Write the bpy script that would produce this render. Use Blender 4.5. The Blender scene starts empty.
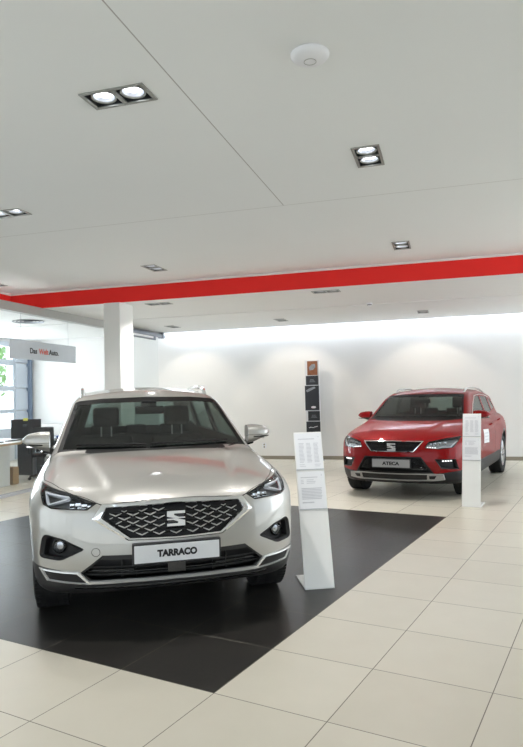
import bpy, bmesh, math, random
import numpy as np
from mathutils import Vector, Matrix, Euler
random.seed(4)
SC = bpy.context.scene
COL = SC.collection

# ------------------------------------------------------------------ materials
def mat(name, col, rough=.5, metal=0., coat=0., noise=0., nscale=40., bump=0., spec=.5, emit=None, estr=0., trans=None, coat_rough=.03):
    m = bpy.data.materials.new(name); m.use_nodes = True
    nt = m.node_tree; b = nt.nodes['Principled BSDF']
    b.inputs['Base Color'].default_value = (*col, 1)
    b.inputs['Roughness'].default_value = rough
    b.inputs['Metallic'].default_value = metal
    b.inputs['Specular IOR Level'].default_value = spec
    b.inputs['Coat Weight'].default_value = coat
    b.inputs['Coat Roughness'].default_value = coat_rough
    if coat: b.inputs['Coat IOR'].default_value = 1.75 if metal > .5 else 1.5
    if noise or bump:
        tc = nt.nodes.new('ShaderNodeTexCoord')
        n = nt.nodes.new('ShaderNodeTexNoise'); n.inputs['Scale'].default_value = nscale; n.inputs['Detail'].default_value = 4
        nt.links.new(tc.outputs['Object'], n.inputs['Vector'])
        if noise:
            mx = nt.nodes.new('ShaderNodeMixRGB'); mx.blend_type = 'MIX'
            mx.inputs[1].default_value = (*[c * (1 - noise) for c in col], 1)
            mx.inputs[2].default_value = (*[min(1, c * (1 + noise)) for c in col], 1)
            nt.links.new(n.outputs['Fac'], mx.inputs[0]); nt.links.new(mx.outputs[0], b.inputs['Base Color'])
        if bump:
            bp = nt.nodes.new('ShaderNodeBump'); bp.inputs['Strength'].default_value = bump; bp.inputs['Distance'].default_value = .002
            nt.links.new(n.outputs['Fac'], bp.inputs['Height']); nt.links.new(bp.outputs[0], b.inputs['Normal'])
    if emit:
        b.inputs['Emission Color'].default_value = (*emit, 1); b.inputs['Emission Strength'].default_value = estr
    return m

def glass_mat(name, tint, rough=.0, ior=1.5, milk=0., milkcol=(.8, .85, .9)):
    m = bpy.data.materials.new(name); m.use_nodes = True
    nt = m.node_tree; nt.nodes.clear()
    out = nt.nodes.new('ShaderNodeOutputMaterial')
    tr = nt.nodes.new('ShaderNodeBsdfTransparent'); tr.inputs[0].default_value = (*tint, 1)
    gl = nt.nodes.new('ShaderNodeBsdfGlossy'); gl.inputs['Roughness'].default_value = rough
    fr = nt.nodes.new('ShaderNodeFresnel'); fr.inputs[0].default_value = ior
    mx = nt.nodes.new('ShaderNodeMixShader')
    base = tr
    if milk:
        df = nt.nodes.new('ShaderNodeBsdfDiffuse'); df.inputs[0].default_value = (*milkcol, 1)
        m2 = nt.nodes.new('ShaderNodeMixShader'); m2.inputs[0].default_value = milk
        nt.links.new(tr.outputs[0], m2.inputs[1]); nt.links.new(df.outputs[0], m2.inputs[2]); base = m2
    ge = nt.nodes.new('ShaderNodeNewGeometry'); mu = nt.nodes.new('ShaderNodeMath'); mu.operation = 'MULTIPLY_ADD'   # the far face of the sheet does not reflect again
    nt.links.new(ge.outputs['Backfacing'], mu.inputs[0]); mu.inputs[1].default_value = -1.; mu.inputs[2].default_value = 1.
    m3 = nt.nodes.new('ShaderNodeMath'); m3.operation = 'MULTIPLY'; nt.links.new(fr.outputs[0], m3.inputs[0]); nt.links.new(mu.outputs[0], m3.inputs[1])
    nt.links.new(m3.outputs[0], mx.inputs[0]); nt.links.new(base.outputs[0], mx.inputs[1]); nt.links.new(gl.outputs[0], mx.inputs[2])
    nt.links.new(mx.outputs[0], out.inputs[0])
    return m

def emit_mat(name, col, s):
    return mat(name, (.8, .8, .8), .4, emit=col, estr=s)

M = {}
M['silver'] = mat('silver_paint', (.43, .42, .392), .40, .66, 1., .04, 900., spec=.25, coat_rough=.04)
M['red'] = mat('red_paint', (.22, .003, .004), .45, .15, .45, .05, 900., spec=.05)
M['black_plastic'] = mat('black_plastic', (.012, .012, .013), .5, spec=.3, noise=.2, nscale=80, bump=.15)
M['grey_plastic'] = mat('dark_grey_plastic', (.026, .026, .027), .5, spec=.35, noise=.15, nscale=120, bump=.2)
M['frit'] = mat('printed_black', (.006, .006, .006), .5, spec=.15, noise=.1)
M['gloss_black'] = mat('gloss_black', (.008, .008, .009), .12, coat=.5, noise=.1)
M['interior'] = mat('dark_interior', (.012, .012, .013), .8, noise=.2, nscale=20)
M['seat'] = mat('seat_fabric', (.030, .030, .032), .85, noise=.25, nscale=150, bump=.4)
M['chrome'] = mat('chrome', (.86, .86, .87), .07, 1., noise=.02)
M['satin'] = mat('satin_silver', (.52, .52, .52), .38, 1., noise=.03)
M['trim_bright'] = mat('bright_trim', (.80, .80, .79), .25, .55, noise=.02)
M['lamp_grey'] = mat('lamp_grey', (.30, .31, .32), .3, .6, noise=.1)
M['tyre'] = mat('tyre_rubber', (.012, .012, .012), .75, noise=.2, nscale=90, bump=.3)
M['rim'] = mat('alloy_rim', (.55, .55, .57), .25, 1., noise=.04)
M['car_glass'] = glass_mat('car_glass', (.62, .68, .66), 0., 1.5)
M['side_glass'] = glass_mat('side_glass', (.62, .68, .66), 0., 1.45)
M['dark_glass'] = glass_mat('privacy_glass', (.12, .13, .14), 0., 1.5)
M['lens'] = glass_mat('lamp_lens', (.95, .96, .97), 0., 1.4)
M['lamp_white'] = mat('lamp_white', (.75, .77, .8), .25, .1, noise=.04)
M['led'] = emit_mat('led_glow', (1, 1, 1), .8)
M['plate'] = mat('plate_face', (.76, .77, .79), .35, .0, noise=.03)
M['plate_dim'] = mat('plate_face_grey', (.36, .36, .37), .35, noise=.03)
M['tinted_side'] = glass_mat('tinted_side_glass', (.38, .41, .41), 0., 1.4)
M['skid'] = mat('skid_silver', (.34, .335, .33), .45, .3, noise=.05)
M['plate_rim'] = mat('plate_rim', (.02, .02, .022), .4, noise=.1)
M['ink'] = mat('ink', (.01, .01, .012), .6, noise=.1)
M['grey_ink'] = mat('grey_ink', (.62, .63, .67), .7, noise=.1)
M['red_ink'] = mat('red_ink', (.75, .12, .08), .6, noise=.1)
M['tail'] = mat('tail_red', (.35, .01, .01), .15, coat=1., noise=.05)
M['white_metal'] = mat('white_powder_coat', (.90, .90, .88), .4, noise=.02, nscale=12)
M['paper'] = mat('paper', (.88, .89, .92), .6, noise=.02, nscale=20)
M['acrylic'] = mat('acrylic_edge', (.55, .57, .60), .2, noise=.03)
M['wall'] = mat('wall_paint', (.80, .785, .76), .75, noise=.015, nscale=1.5)
M['office_wall'] = mat('office_wall_paint', (.82, .83, .84), .75, noise=.015, nscale=1.5)
M['soffit'] = mat('soffit_paint', (.80, .80, .79), .8, noise=.015, nscale=2.)
M['column'] = mat('column_paint', (.84, .85, .83), .7, noise=.015, nscale=2.)
M['band_red'] = mat('band_red', (.90, .035, .03), .55, spec=.15, noise=.05, nscale=2.)
M['lip'] = mat('white_lip', (.85, .85, .84), .6, noise=.02)
M['skirting'] = mat('skirting', (.26, .225, .17), .5, noise=.1, nscale=8)
M['steel'] = mat('frame_steel', (.36, .37, .35), .45, .6, noise=.08, nscale=15)
M['lamp_can'] = mat('lamp_can', (.06, .065, .07), .4, .3, noise=.1)
M['reflector'] = mat('lamp_reflector', (.75, .78, .85), .3, .6, noise=.05)
M['bulb'] = emit_mat('bulb_glow', (.93, .95, 1.), 3.2)
M['rail'] = mat('rail_grey', (.25, .27, .30), .4, .6, noise=.05)
M['header'] = mat('header_grey', (.42, .42, .40), .5, .2, noise=.05)
M['office_glass'] = glass_mat('office_glass', (.98, .99, .99), 0., 1.25, milk=.02, milkcol=(.85, .9, .95))
M['film'] = mat('frosted_film', (.66, .71, .76), .6, noise=.04, nscale=10)
M['window_frame'] = mat('window_frame', (.62, .68, .76), .45, noise=.03)
M['track'] = mat('track_blue_grey', (.20, .26, .36), .45, .4, noise=.06)
M['pane'] = glass_mat('window_pane', (.95, .97, .98), 0., 1.3)
M['wood'] = mat('desk_wood', (.50, .36, .22), .4, noise=.2, nscale=14)
M['desk_white'] = mat('desk_white', (.74, .76, .74), .5, noise=.02)
M['chair_black'] = mat('chair_black', (.010, .010, .011), .8, spec=.2, noise=.2, nscale=60, bump=.3)
M['cardboard'] = mat('cardboard', (.42, .28, .14), .8, noise=.15, nscale=25)
M['screen'] = mat('monitor_shell', (.012, .012, .014), .5, spec=.3, noise=.1)
M['yellow'] = mat('yellow_note', (.75, .72, .12), .7, noise=.05)
M['blue'] = mat('blue_card', (.04, .10, .35), .6, noise=.08)
M['cab'] = mat('cabinet_grey', (.62, .60, .58), .6, noise=.02)
M['leaf'] = mat('leaf_green', (.22, .40, .16), .7, noise=.4, nscale=6)
M['bark'] = mat('bark', (.12, .09, .06), .8, noise=.3, nscale=10)
M['plastic_white'] = mat('plastic_white', (.82, .83, .86), .45, noise=.01)
M['asphalt'] = mat('forecourt', (.55, .54, .52), .9, noise=.1, nscale=3)
M['glossy_dark'] = mat('brochure_dark', (.022, .024, .03), .3, noise=.3, nscale=9)
M['orange_print'] = mat('brochure_orange', (.24, .085, .035), .4, noise=.5, nscale=14)
M['brochure_grey'] = mat('brochure_grey', (.25, .27, .3), .4, noise=.4, nscale=16)
M['brochure_white'] = mat('brochure_white', (.7, .7, .72), .4, noise=.05)

# ------------------------------------------------------------------ bmesh helpers
def link(o, parent=None):
    COL.objects.link(o)
    if parent is not None: o.parent = parent
    return o
def obj(name, bm, m, parent=None, smooth=False, bevel=0.):
    bmesh.ops.recalc_face_normals(bm, faces=bm.faces)
    me = bpy.data.meshes.new(name); bm.to_mesh(me); bm.free()
    for x in (m if isinstance(m, (list, tuple)) else [m]): me.materials.append(x)
    if smooth:
        me.polygons.foreach_set('use_smooth', [True] * len(me.polygons))
        me.set_sharp_from_angle(angle=math.radians(38))
    o = bpy.data.objects.new(name, me); link(o, parent)
    if bevel:
        md = o.modifiers.new('bevel', 'BEVEL'); md.width = bevel; md.segments = 2; md.limit_method = 'ANGLE'
    return o
def tag(o, label=None, cat=None, group=None, kind=None):
    if label: o['label'] = label
    if cat: o['category'] = cat
    if group: o['group'] = group
    if kind: o['kind'] = kind
    return o
def empty(name, loc, rz=0., label=None, cat=None, group=None):
    o = bpy.data.objects.new(name, None); o.empty_display_size = .1; link(o)
    o.location = loc; o.rotation_euler = (0, 0, rz)
    return tag(o, label, cat, group)
def B(): return bmesh.new()
def box(bm, x0, x1, y0, y1, z0, z1, rot=None, bev=0., seg=2, at=None):
    m = Matrix.Translation(((x0 + x1) / 2, (y0 + y1) / 2, (z0 + z1) / 2)) @ Matrix.Diagonal((x1 - x0, y1 - y0, z1 - z0, 1))
    if rot is not None:
        c = Vector(at) if at is not None else Vector(((x0 + x1) / 2, (y0 + y1) / 2, (z0 + z1) / 2))
        m = Matrix.Translation(c) @ Euler(rot).to_matrix().to_4x4() @ Matrix.Translation(-c) @ m
    r = bmesh.ops.create_cube(bm, size=1, matrix=m)
    if bev:
        es = list({e for v in r['verts'] for e in v.link_edges})
        bmesh.ops.bevel(bm, geom=es, offset=bev, segments=seg, profile=.6, affect='EDGES')
    return bm
def basis(d):
    d = Vector(d).normalized(); a = Vector((0, 0, 1)) if abs(d.z) < .9 else Vector((1, 0, 0))
    x = d.cross(a).normalized(); return x, d.cross(x).normalized(), d
def tube(bm, pts, r, seg=8, cap=True):
    pts = [Vector(p) for p in pts]; rs = r if isinstance(r, (list, tuple)) else [r] * len(pts)
    rings = []; x = None
    for i, p in enumerate(pts):
        d = (pts[min(i + 1, len(pts) - 1)] - pts[max(i - 1, 0)]).normalized()
        if x is None: x = basis(d)[0]
        x = (x - d * x.dot(d)).normalized(); y = d.cross(x)
        rings.append([bm.verts.new(p + (x * math.cos(2 * math.pi * k / seg) + y * math.sin(2 * math.pi * k / seg)) * rs[i]) for k in range(seg)])
    for a, b in zip(rings, rings[1:]):
        for k in range(seg): bm.faces.new((a[k], a[(k + 1) % seg], b[(k + 1) % seg], b[k]))
    if cap: bm.faces.new(rings[0][::-1]); bm.faces.new(rings[-1])
    return bm
def lathe(bm, prof, c=(0, 0, 0), axis='z', seg=32, closed=False):
    """prof: (radius, height) pairs round the axis"""
    rings = []
    for r, h in prof:
        ring = []
        for k in range(seg):
            a = 2 * math.pi * k / seg; p = (r * math.cos(a), r * math.sin(a), h)
            if axis == 'x': p = (p[2], p[0], p[1])
            if axis == 'y': p = (p[0], p[2], p[1])
            ring.append(bm.verts.new(Vector(p) + Vector(c)))
        rings.append(ring)
    n = len(rings)
    for i in range(n if closed else n - 1):
        a, b = rings[i], rings[(i + 1) % n]
        for k in range(seg): bm.faces.new((a[k], a[(k + 1) % seg], b[(k + 1) % seg], b[k]))
    if not closed:
        if prof[0][0] > 1e-5: bm.faces.new(rings[0][::-1])
        if prof[-1][0] > 1e-5: bm.faces.new(rings[-1])
    bmesh.ops.remove_doubles(bm, verts=bm.verts, dist=1e-6)
    return bm
def text_mesh(name, s, size, m, parent, loc, rot=(math.pi / 2, 0, 0), ext=.0008, fat=0., sx=1., align='CENTER', shear=0.):
    cu = bpy.data.curves.new('t', 'FONT'); cu.body = s; cu.size = size; cu.align_x = align; cu.align_y = 'CENTER'
    cu.extrude = ext; cu.offset = fat; cu.shear = shear
    o = bpy.data.objects.new('t', cu); COL.objects.link(o)
    dg = bpy.context.evaluated_depsgraph_get()
    me = bpy.data.meshes.new_from_object(o.evaluated_get(dg)); bpy.data.objects.remove(o)
    me.name = name; me.materials.clear(); me.materials.append(m)
    me.transform(Matrix.Translation(loc) @ Euler(rot).to_matrix().to_4x4() @ Matrix.Diagonal((sx, 1, 1, 1)))
    return link(bpy.data.objects.new(name, me), parent)
def polyprism(poly, axis, lo, hi):
    """2-D polygon swept along an axis. axis y: poly is (x,z); x: (y,z); z: (x,y)"""
    bm = B(); n = len(poly)
    def P(p, t): return {'y': (p[0], t, p[1]), 'x': (t, p[0], p[1]), 'z': (p[0], p[1], t)}[axis]
    a = [bm.verts.new(P(p, lo)) for p in poly]; b = [bm.verts.new(P(p, hi)) for p in poly]
    bm.faces.new(a); bm.faces.new(b[::-1])
    for i in range(n): bm.faces.new((a[i], b[i], b[(i + 1) % n], a[(i + 1) % n]))
    bmesh.ops.recalc_face_normals(bm, faces=bm.faces)
    return bm
def to_me(bm):
    me = bpy.data.meshes.new('tmp'); bm.to_mesh(me); bm.free(); return me
def boolean(me, cut, op):
    a = bpy.data.objects.new('a', me); b = bpy.data.objects.new('b', cut); COL.objects.link(a); COL.objects.link(b)
    md = a.modifiers.new('m', 'BOOLEAN'); md.object = b; md.operation = op; md.solver = 'MANIFOLD'
    dg = bpy.context.evaluated_depsgraph_get()
    r = bpy.data.meshes.new_from_object(a.evaluated_get(dg))
    if op == 'INTERSECT' and len(r.polygons) == 0 or len(r.polygons) == 0:
        md.solver = 'EXACT'; dg = bpy.context.evaluated_depsgraph_get(); r = bpy.data.meshes.new_from_object(a.evaluated_get(dg))
    bpy.data.objects.remove(a); bpy.data.objects.remove(b)
    return r
def inset(poly, d):
    """shrink a polygon (either winding) by d"""
    n = len(poly); A = sum(poly[i][0] * poly[(i + 1) % n][1] - poly[(i + 1) % n][0] * poly[i][1] for i in range(n))
    s = 1 if A > 0 else -1; out = []
    for i in range(n):
        p0, p1, p2 = Vector(poly[i - 1]), Vector(poly[i]), Vector(poly[(i + 1) % n])
        e1 = (p1 - p0).normalized(); e2 = (p2 - p1).normalized()
        n1 = Vector((-e1.y, e1.x)) * s; n2 = Vector((-e2.y, e2.x)) * s
        nn = (n1 + n2); L = nn.length
        nn = nn / L if L > 1e-6 else n1
        out.append(tuple(p1 + nn * d / max(.35, nn.dot(n1))))
    return out
def rounded(poly, r, n=4):
    out = []; N = len(poly)
    for i in range(N):
        p0, p1, p2 = Vector(poly[i - 1]), Vector(poly[i]), Vector(poly[(i + 1) % N])
        a = p1 + (p0 - p1).normalized() * min(r, (p0 - p1).length * .45); b = p1 + (p2 - p1).normalized() * min(r, (p2 - p1).length * .45)
        for k in range(n + 1):
            t = k / n; out.append(tuple(a * (1 - t) ** 2 + p1 * 2 * t * (1 - t) + b * t * t))
    return out
def mirx(poly): return [(-p[0], p[1]) for p in poly][::-1]
# ------------------------------------------------------------------ car bodies: smooth solids, meshed, then cut
def smax(a, b, k):
    h = np.maximum(k - np.abs(a - b), 0) / k
    return np.maximum(a, b) + h * h * k * .25
def smin(a, b, k): return -smax(-a, -b, k)
def table(t):
    xs = np.linspace(t[0][0], t[-1][0], 400); ys = np.interp(xs, [p[0] for p in t], [p[1] for p in t])
    w = np.hanning(31); w /= w.sum(); yp = np.pad(ys, 15, mode='reflect', reflect_type='odd'); ys = np.convolve(yp, w, 'valid')
    return lambda q: np.interp(q, xs, ys)
class Body:
    def __init__(s, p):
        s.p = p; s.Fz = table(p['front_z']); s.Wz = table(p['side_z']); s.Hc = table(p['hood']); s.Zr = table(p['roof'])
        s.Wu = table(p['side_u']); s.Zb = table(p['under'])
    def F(s, v): return s.p['c2'] * v * v + s.p['c6'] * v ** 6
    def f(s, P):
        p = s.p; v = np.abs(P[..., 0]); u = P[..., 1]; z = P[..., 2]
        Fv = s.F(v); dF = 2 * p['c2'] * v + 6 * p['c6'] * v ** 5
        ff = (Fv + s.Fz(z) - u) / np.sqrt(1 + dF * dF)
        fl = .012 * (np.exp(-((u - p['axle']) / .42) ** 2) + np.exp(-((u - p['axle'] - p['base']) / .45) ** 2)) * np.exp(-((z - .72) / .2) ** 2)
        fs = v - (p['wmax'] + s.Wz(z) + s.Wu(u) + fl)
        ue = u - .9 * Fv
        # raised middle of the bonnet with a crease on each side
        vc = p['crease'][0] + p['crease'][1] * np.clip(u / 1.2, 0, 1)
        ridge = p['crease'][2] * (1 / (1 + np.exp((v - vc) / .012))) * np.clip((u - .04) / .3, 0, 1) * np.clip((p['ws'][0] + .06 - u) / .14, 0, 1)
        ft = (z - (s.Hc(ue) - .03 * (v / .8) ** 6 + ridge)) * .97
        fr = u - (p['rear'] - .16 * v * v - .25 * v ** 6 - .35 * np.maximum(.62 - z, 0) ** 2 - .35 * np.maximum(z - .8, 0) ** 1.5)
        fb = s.Zb(u) - z
        low = smax(smax(smax(ff, fs, .09), ft, .075), smax(fr, fb, .05), .08)
        a, sl, bow = p['ws']
        fw = (a + sl * (z - 1.05) + bow * v * v - u) / math.sqrt(1 + sl * sl)
        taper = .09 * np.clip((u - 2.6) / 2., 0, 1) ** 1.5
        fg = (v - (p['glass'][0] - p['glass'][1] * (z - 1.05) - taper)) * .95
        ftop = z - (s.Zr(u) - .15 * v * v)
        frr = (u - (p['rear'] - .08 - p['rear_slope'] * np.maximum(z - .98, 0) - .22 * v * v)) / math.sqrt(1 + p['rear_slope'] ** 2)
        cab = smax(smax(smax(fw, fg, .05), ftop, .07), smax(frr, .8 - z, .03), .07)
        return smin(low, cab, .03)
    def grad(s, P, e=2e-3):
        g = np.empty_like(P)
        for i in range(3):
            d = np.zeros(3); d[i] = e
            g[..., i] = (s.f(P + d) - s.f(P - d)) / (2 * e)
        return g
    def normal(s, P):
        g = s.grad(P); return g / np.linalg.norm(g, axis=-1, keepdims=True)
    def nets(s, level, h):
        p = s.p; nx = int(round(1.05 / h)); xs = (np.arange(-nx, nx) + .5) * h
        ys = np.arange(-.06, p['rear'] + .08, h) + .0003; zs = np.arange(.12, p['top'] + .08, h) + .0002
        G = np.stack(np.meshgrid(xs, ys, zs, indexing='ij'), -1)
        D = np.concatenate([s.f(G[i:i + 8]) for i in range(0, len(xs), 8)]) - level
        S = D < 0
        c = [S[i:i + len(xs) - 1, j:j + len(ys) - 1, k:k + len(zs) - 1] for i in (0, 1) for j in (0, 1) for k in (0, 1)]
        n = sum(x.astype(np.int8) for x in c); act = (n > 0) & (n < 8)
        idx = -np.ones(act.shape, int); idx[act] = np.arange(act.sum())
        I = np.argwhere(act); V = np.stack([xs[I[:, 0]], ys[I[:, 1]], zs[I[:, 2]]], 1) + h / 2
        for it in range(8):
            g = s.grad(V); d = (s.f(V) - level) / np.maximum((g * g).sum(1), .05)
            st = d[:, None] * g; L = np.linalg.norm(st, axis=1, keepdims=True); V = V - st * np.minimum(1, .8 * h / np.maximum(L, 1e-9))
        faces = []
        for ax in range(3):
            o = [a for a in range(3) if a != ax]
            A = S.swapaxes(0, ax); E = np.argwhere(A[1:] != A[:-1])
            E3 = E.copy(); E3[:, [0, ax]] = E3[:, [ax, 0]]
            q = []
            for da, db in ((0, 0), (1, 0), (1, 1), (0, 1)):
                c3 = E3.copy(); c3[:, o[0]] -= da; c3[:, o[1]] -= db; q.append(idx[c3[:, 0], c3[:, 1], c3[:, 2]])
            faces.append(np.stack(q, 1))
        Q = np.concatenate(faces)
        nn = np.cross(V[Q[:, 2]] - V[Q[:, 0]], V[Q[:, 3]] - V[Q[:, 1]])
        bad = (nn * s.grad(V[Q].mean(1))).sum(1) < 0; Q[bad] = Q[bad][:, ::-1]
        return V, Q
    def shell(s, l0, l1, h):
        V0, F0 = s.nets(l0, h); V1, F1 = s.nets(l1, h)
        V = np.concatenate([V0, V1]); Fa = np.concatenate([F0, F1[:, ::-1] + len(V0)])
        me = bpy.data.meshes.new('shell'); me.from_pydata(V.tolist(), [], Fa.tolist()); me.validate(); me.update()
        return me
    # projections of outlines onto the skin
    def march(s, base, d, L, level=0.):
        base = np.asarray(base, float); d = np.asarray(d, float); n = 160
        t = np.linspace(0, L, n); lo = np.zeros(len(base)); hi = np.full(len(base), L); done = np.zeros(len(base), bool)
        prev = s.f(base) - level
        for i in range(1, n):
            cur = s.f(base + d * t[i]) - level
            hit = (~done) & (cur <= 0); lo[hit] = t[i - 1]; hi[hit] = t[i]; done |= hit; prev = cur
        for _ in range(24):
            m = (lo + hi) / 2; c = s.f(base + d * m[:, None]) - level; ins = c <= 0
            hi = np.where(ins, m, hi); lo = np.where(ins, lo, m)
        return base + d * hi[:, None]
    def project(s, q, view, level=0.):
        q = np.asarray(q, float); o = np.zeros(len(q))
        if view == 'front': return s.march(np.stack([q[:, 0], o - .3, q[:, 1]], 1), (0, 1, 0), 3., level)
        if view == 'back': return s.march(np.stack([q[:, 0], o + s.p['rear'] + .3, q[:, 1]], 1), (0, -1, 0), 3., level)
        if view == 'right': return s.march(np.stack([o + 1.2, q[:, 0], q[:, 1]], 1), (-1, 0, 0), 1.2, level)
        if view == 'left': return s.march(np.stack([o - 1.2, q[:, 0], q[:, 1]], 1), (1, 0, 0), 1.2, level)
        if view == 'top': return s.march(np.stack([q[:, 0], q[:, 1], o + 1.9], 1), (0, 0, -1), 1.9, level)
    def lift(s, q, view, off, level=0.):
        P = s.project(q, view, level); return P + s.normal(P) * off
    def patch(s, name, poly, view, off, thick, m, parent, step=.035, smooth=True, level=0.):
        """a sheet that follows the skin inside an outline, off above it, with real thickness"""
        bm = B(); vs = [bm.verts.new((p[0], p[1], 0)) for p in poly]; bm.faces.new(vs)
        for ax in (0, 1):
            lo = min(p[ax] for p in poly); hi = max(p[ax] for p in poly); n = int((hi - lo) / step)
            for k in range(1, n + 1):
                c = lo + (hi - lo) * k / (n + 1); no = (1, 0, 0) if ax == 0 else (0, 1, 0)
                bmesh.ops.bisect_plane(bm, geom=bm.verts[:] + bm.edges[:] + bm.faces[:], plane_co=[c * x for x in no], plane_no=no, dist=1e-6)
        bmesh.ops.triangulate(bm, faces=[f for f in bm.faces if len(f.verts) > 4])
        q = np.array([[v.co.x, v.co.y] for v in bm.verts]); P = s.lift(q, view, off, level); Q = P - s.normal(P) * thick
        bnd = [e for e in bm.edges if len(e.link_faces) == 1]
        bm.verts.index_update(); out = B()
        a = [out.verts.new(p) for p in P]; b = [out.verts.new(p) for p in Q]
        for f in bm.faces:
            i = [v.index for v in f.verts]; out.faces.new([a[k] for k in i]); out.faces.new([b[k] for k in i[::-1]])
        for e in bnd:
            i, j = e.verts[0].index, e.verts[1].index
            try: out.faces.new((a[i], a[j], b[j], b[i]))
            except ValueError: pass
        bm.free()
        return obj(name, out, m, parent, smooth)
    def ring(s, name, outer, inner, prof, view, m, parent, n=6, closed=True, level=0.):
        """a frame between two outlines; prof: (share of the way from outer to inner, height above the skin)"""
        N = len(outer); A = []; C = []
        for i in range(N if closed else N - 1):
            for k in range(n):
                t = k / n; j = (i + 1) % N
                A.append([outer[i][x] * (1 - t) + outer[j][x] * t for x in (0, 1)]); C.append([inner[i][x] * (1 - t) + inner[j][x] * t for x in (0, 1)])
        if not closed: A.append(outer[-1]); C.append(inner[-1])
        A = np.array(A, float); C = np.array(C, float); bm = B(); loops = []
        for t, h in prof: loops.append([bm.verts.new(p) for p in s.lift(A * (1 - t) + C * t, view, h, level)])
        L = len(A); K = len(loops)
        for i in range(K):
            a, b = loops[i], loops[(i + 1) % K]
            for k in range(L if closed else L - 1): bm.faces.new((a[k], a[(k + 1) % L], b[(k + 1) % L], b[k]))
        if not closed:
            bm.faces.new([l[0] for l in loops]); bm.faces.new([l[-1] for l in loops][::-1])
        return obj(name, bm, m, parent, True)
    def finish(s, name, me, mats, parent):
        """skin faces get the paint and the true surface normals, cut and inner faces the dark trim"""
        n = len(me.polygons); c = np.empty(n * 3); me.polygons.foreach_get('center', c); c = c.reshape(-1, 3)
        no = np.empty(n * 3); me.polygons.foreach_get('normal', no); no = no.reshape(-1, 3)
        g = s.normal(c); skin = (np.abs(s.f(c)) < .007) & ((g * no).sum(1) > .75)
        me.materials.clear()
        for x in mats: me.materials.append(x)
        me.polygons.foreach_set('material_index', np.where(skin, 0, 1).astype(np.int32))
        me.polygons.foreach_set('use_smooth', np.ones(n, bool))
        nv = len(me.vertices); V = np.empty(nv * 3); me.vertices.foreach_get('co', V); V = V.reshape(-1, 3); VN = s.normal(V)
        nl = len(me.loops); lv = np.empty(nl, np.int32); me.loops.foreach_get('vertex_index', lv)
        tot = np.empty(n, np.int32); me.polygons.foreach_get('loop_total', tot); lp = np.repeat(np.arange(n), tot)
        LN = np.where(skin[lp][:, None], VN[lv], no[lp])
        me.normals_split_custom_set(LN.tolist())
        return link(bpy.data.objects.new(name, me), parent)

def wheel(parent, c, side, R, W, rim_r):
    """tyre with a multi-spoke rim inside it; side +1 faces +x"""
    bm = B(); w = W / 2
    prof = [(rim_r, -w * .8), (rim_r + .02, -w), (R - .05, -w * 1.0), (R - .018, -w * .86), (R, -w * .62), (R, w * .62), (R - .018, w * .86), (R - .05, w), (rim_r + .02, w), (rim_r, w * .8)]
    lathe(bm, prof, (0, 0, 0), 'x', 56, closed=True)
    for k in range(72):                                              # tread blocks on the shoulders
        a = 2 * math.pi * k / 72
        for sx in (-1, 1):
            box(bm, sx * w * .62 - .03, sx * w * .62 + .03, -.010, .010, R - .008, R + .0012, rot=(a, 0, 0), at=(sx * w * .62, 0, 0))
    t = obj('wheel', bm, M['tyre'], parent, True); t.location = c
    bm = B(); q = side
    lathe(bm, [(rim_r + .004, q * w * .86), (rim_r - .012, q * w * .9), (rim_r - .022, q * w * .7), (rim_r - .03, -q * w * .8), (rim_r + .004, -q * w * .8)], (0, 0, 0), 'x', 48, closed=True)
    for k in range(5):
        for d in (-.17, .17):
            a = 2 * math.pi * k / 5 + d
            p0 = Vector((q * w * .62, .05 * math.cos(a - d * .6), .05 * math.sin(a - d * .6))); p1 = Vector((q * w * .72, (rim_r - .012) * math.cos(a), (rim_r - .012) * math.sin(a)))
            tube(bm, [p0, (p0 + p1) / 2 + Vector((q * .012, 0, 0)), p1], [.024, .018, .02], 6)
    obj('rim', bm, M['rim'], t, True)
    bm = B(); lathe(bm, [(.001, q * w * .82), (.045, q * w * .8), (.062, q * w * .66), (.066, q * w * .4), (.001, q * w * .4)], (0, 0, 0), 'x', 24); obj('hub_cap', bm, M['rim'], t, True)
    bm = B(); lathe(bm, [(.001, q * w * .25), (.15, q * w * .25), (.15, q * w * .1), (.001, q * w * .1)], (0, 0, 0), 'x', 32); obj('brake_disc', bm, M['satin'], t, True)
    return t

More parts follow.
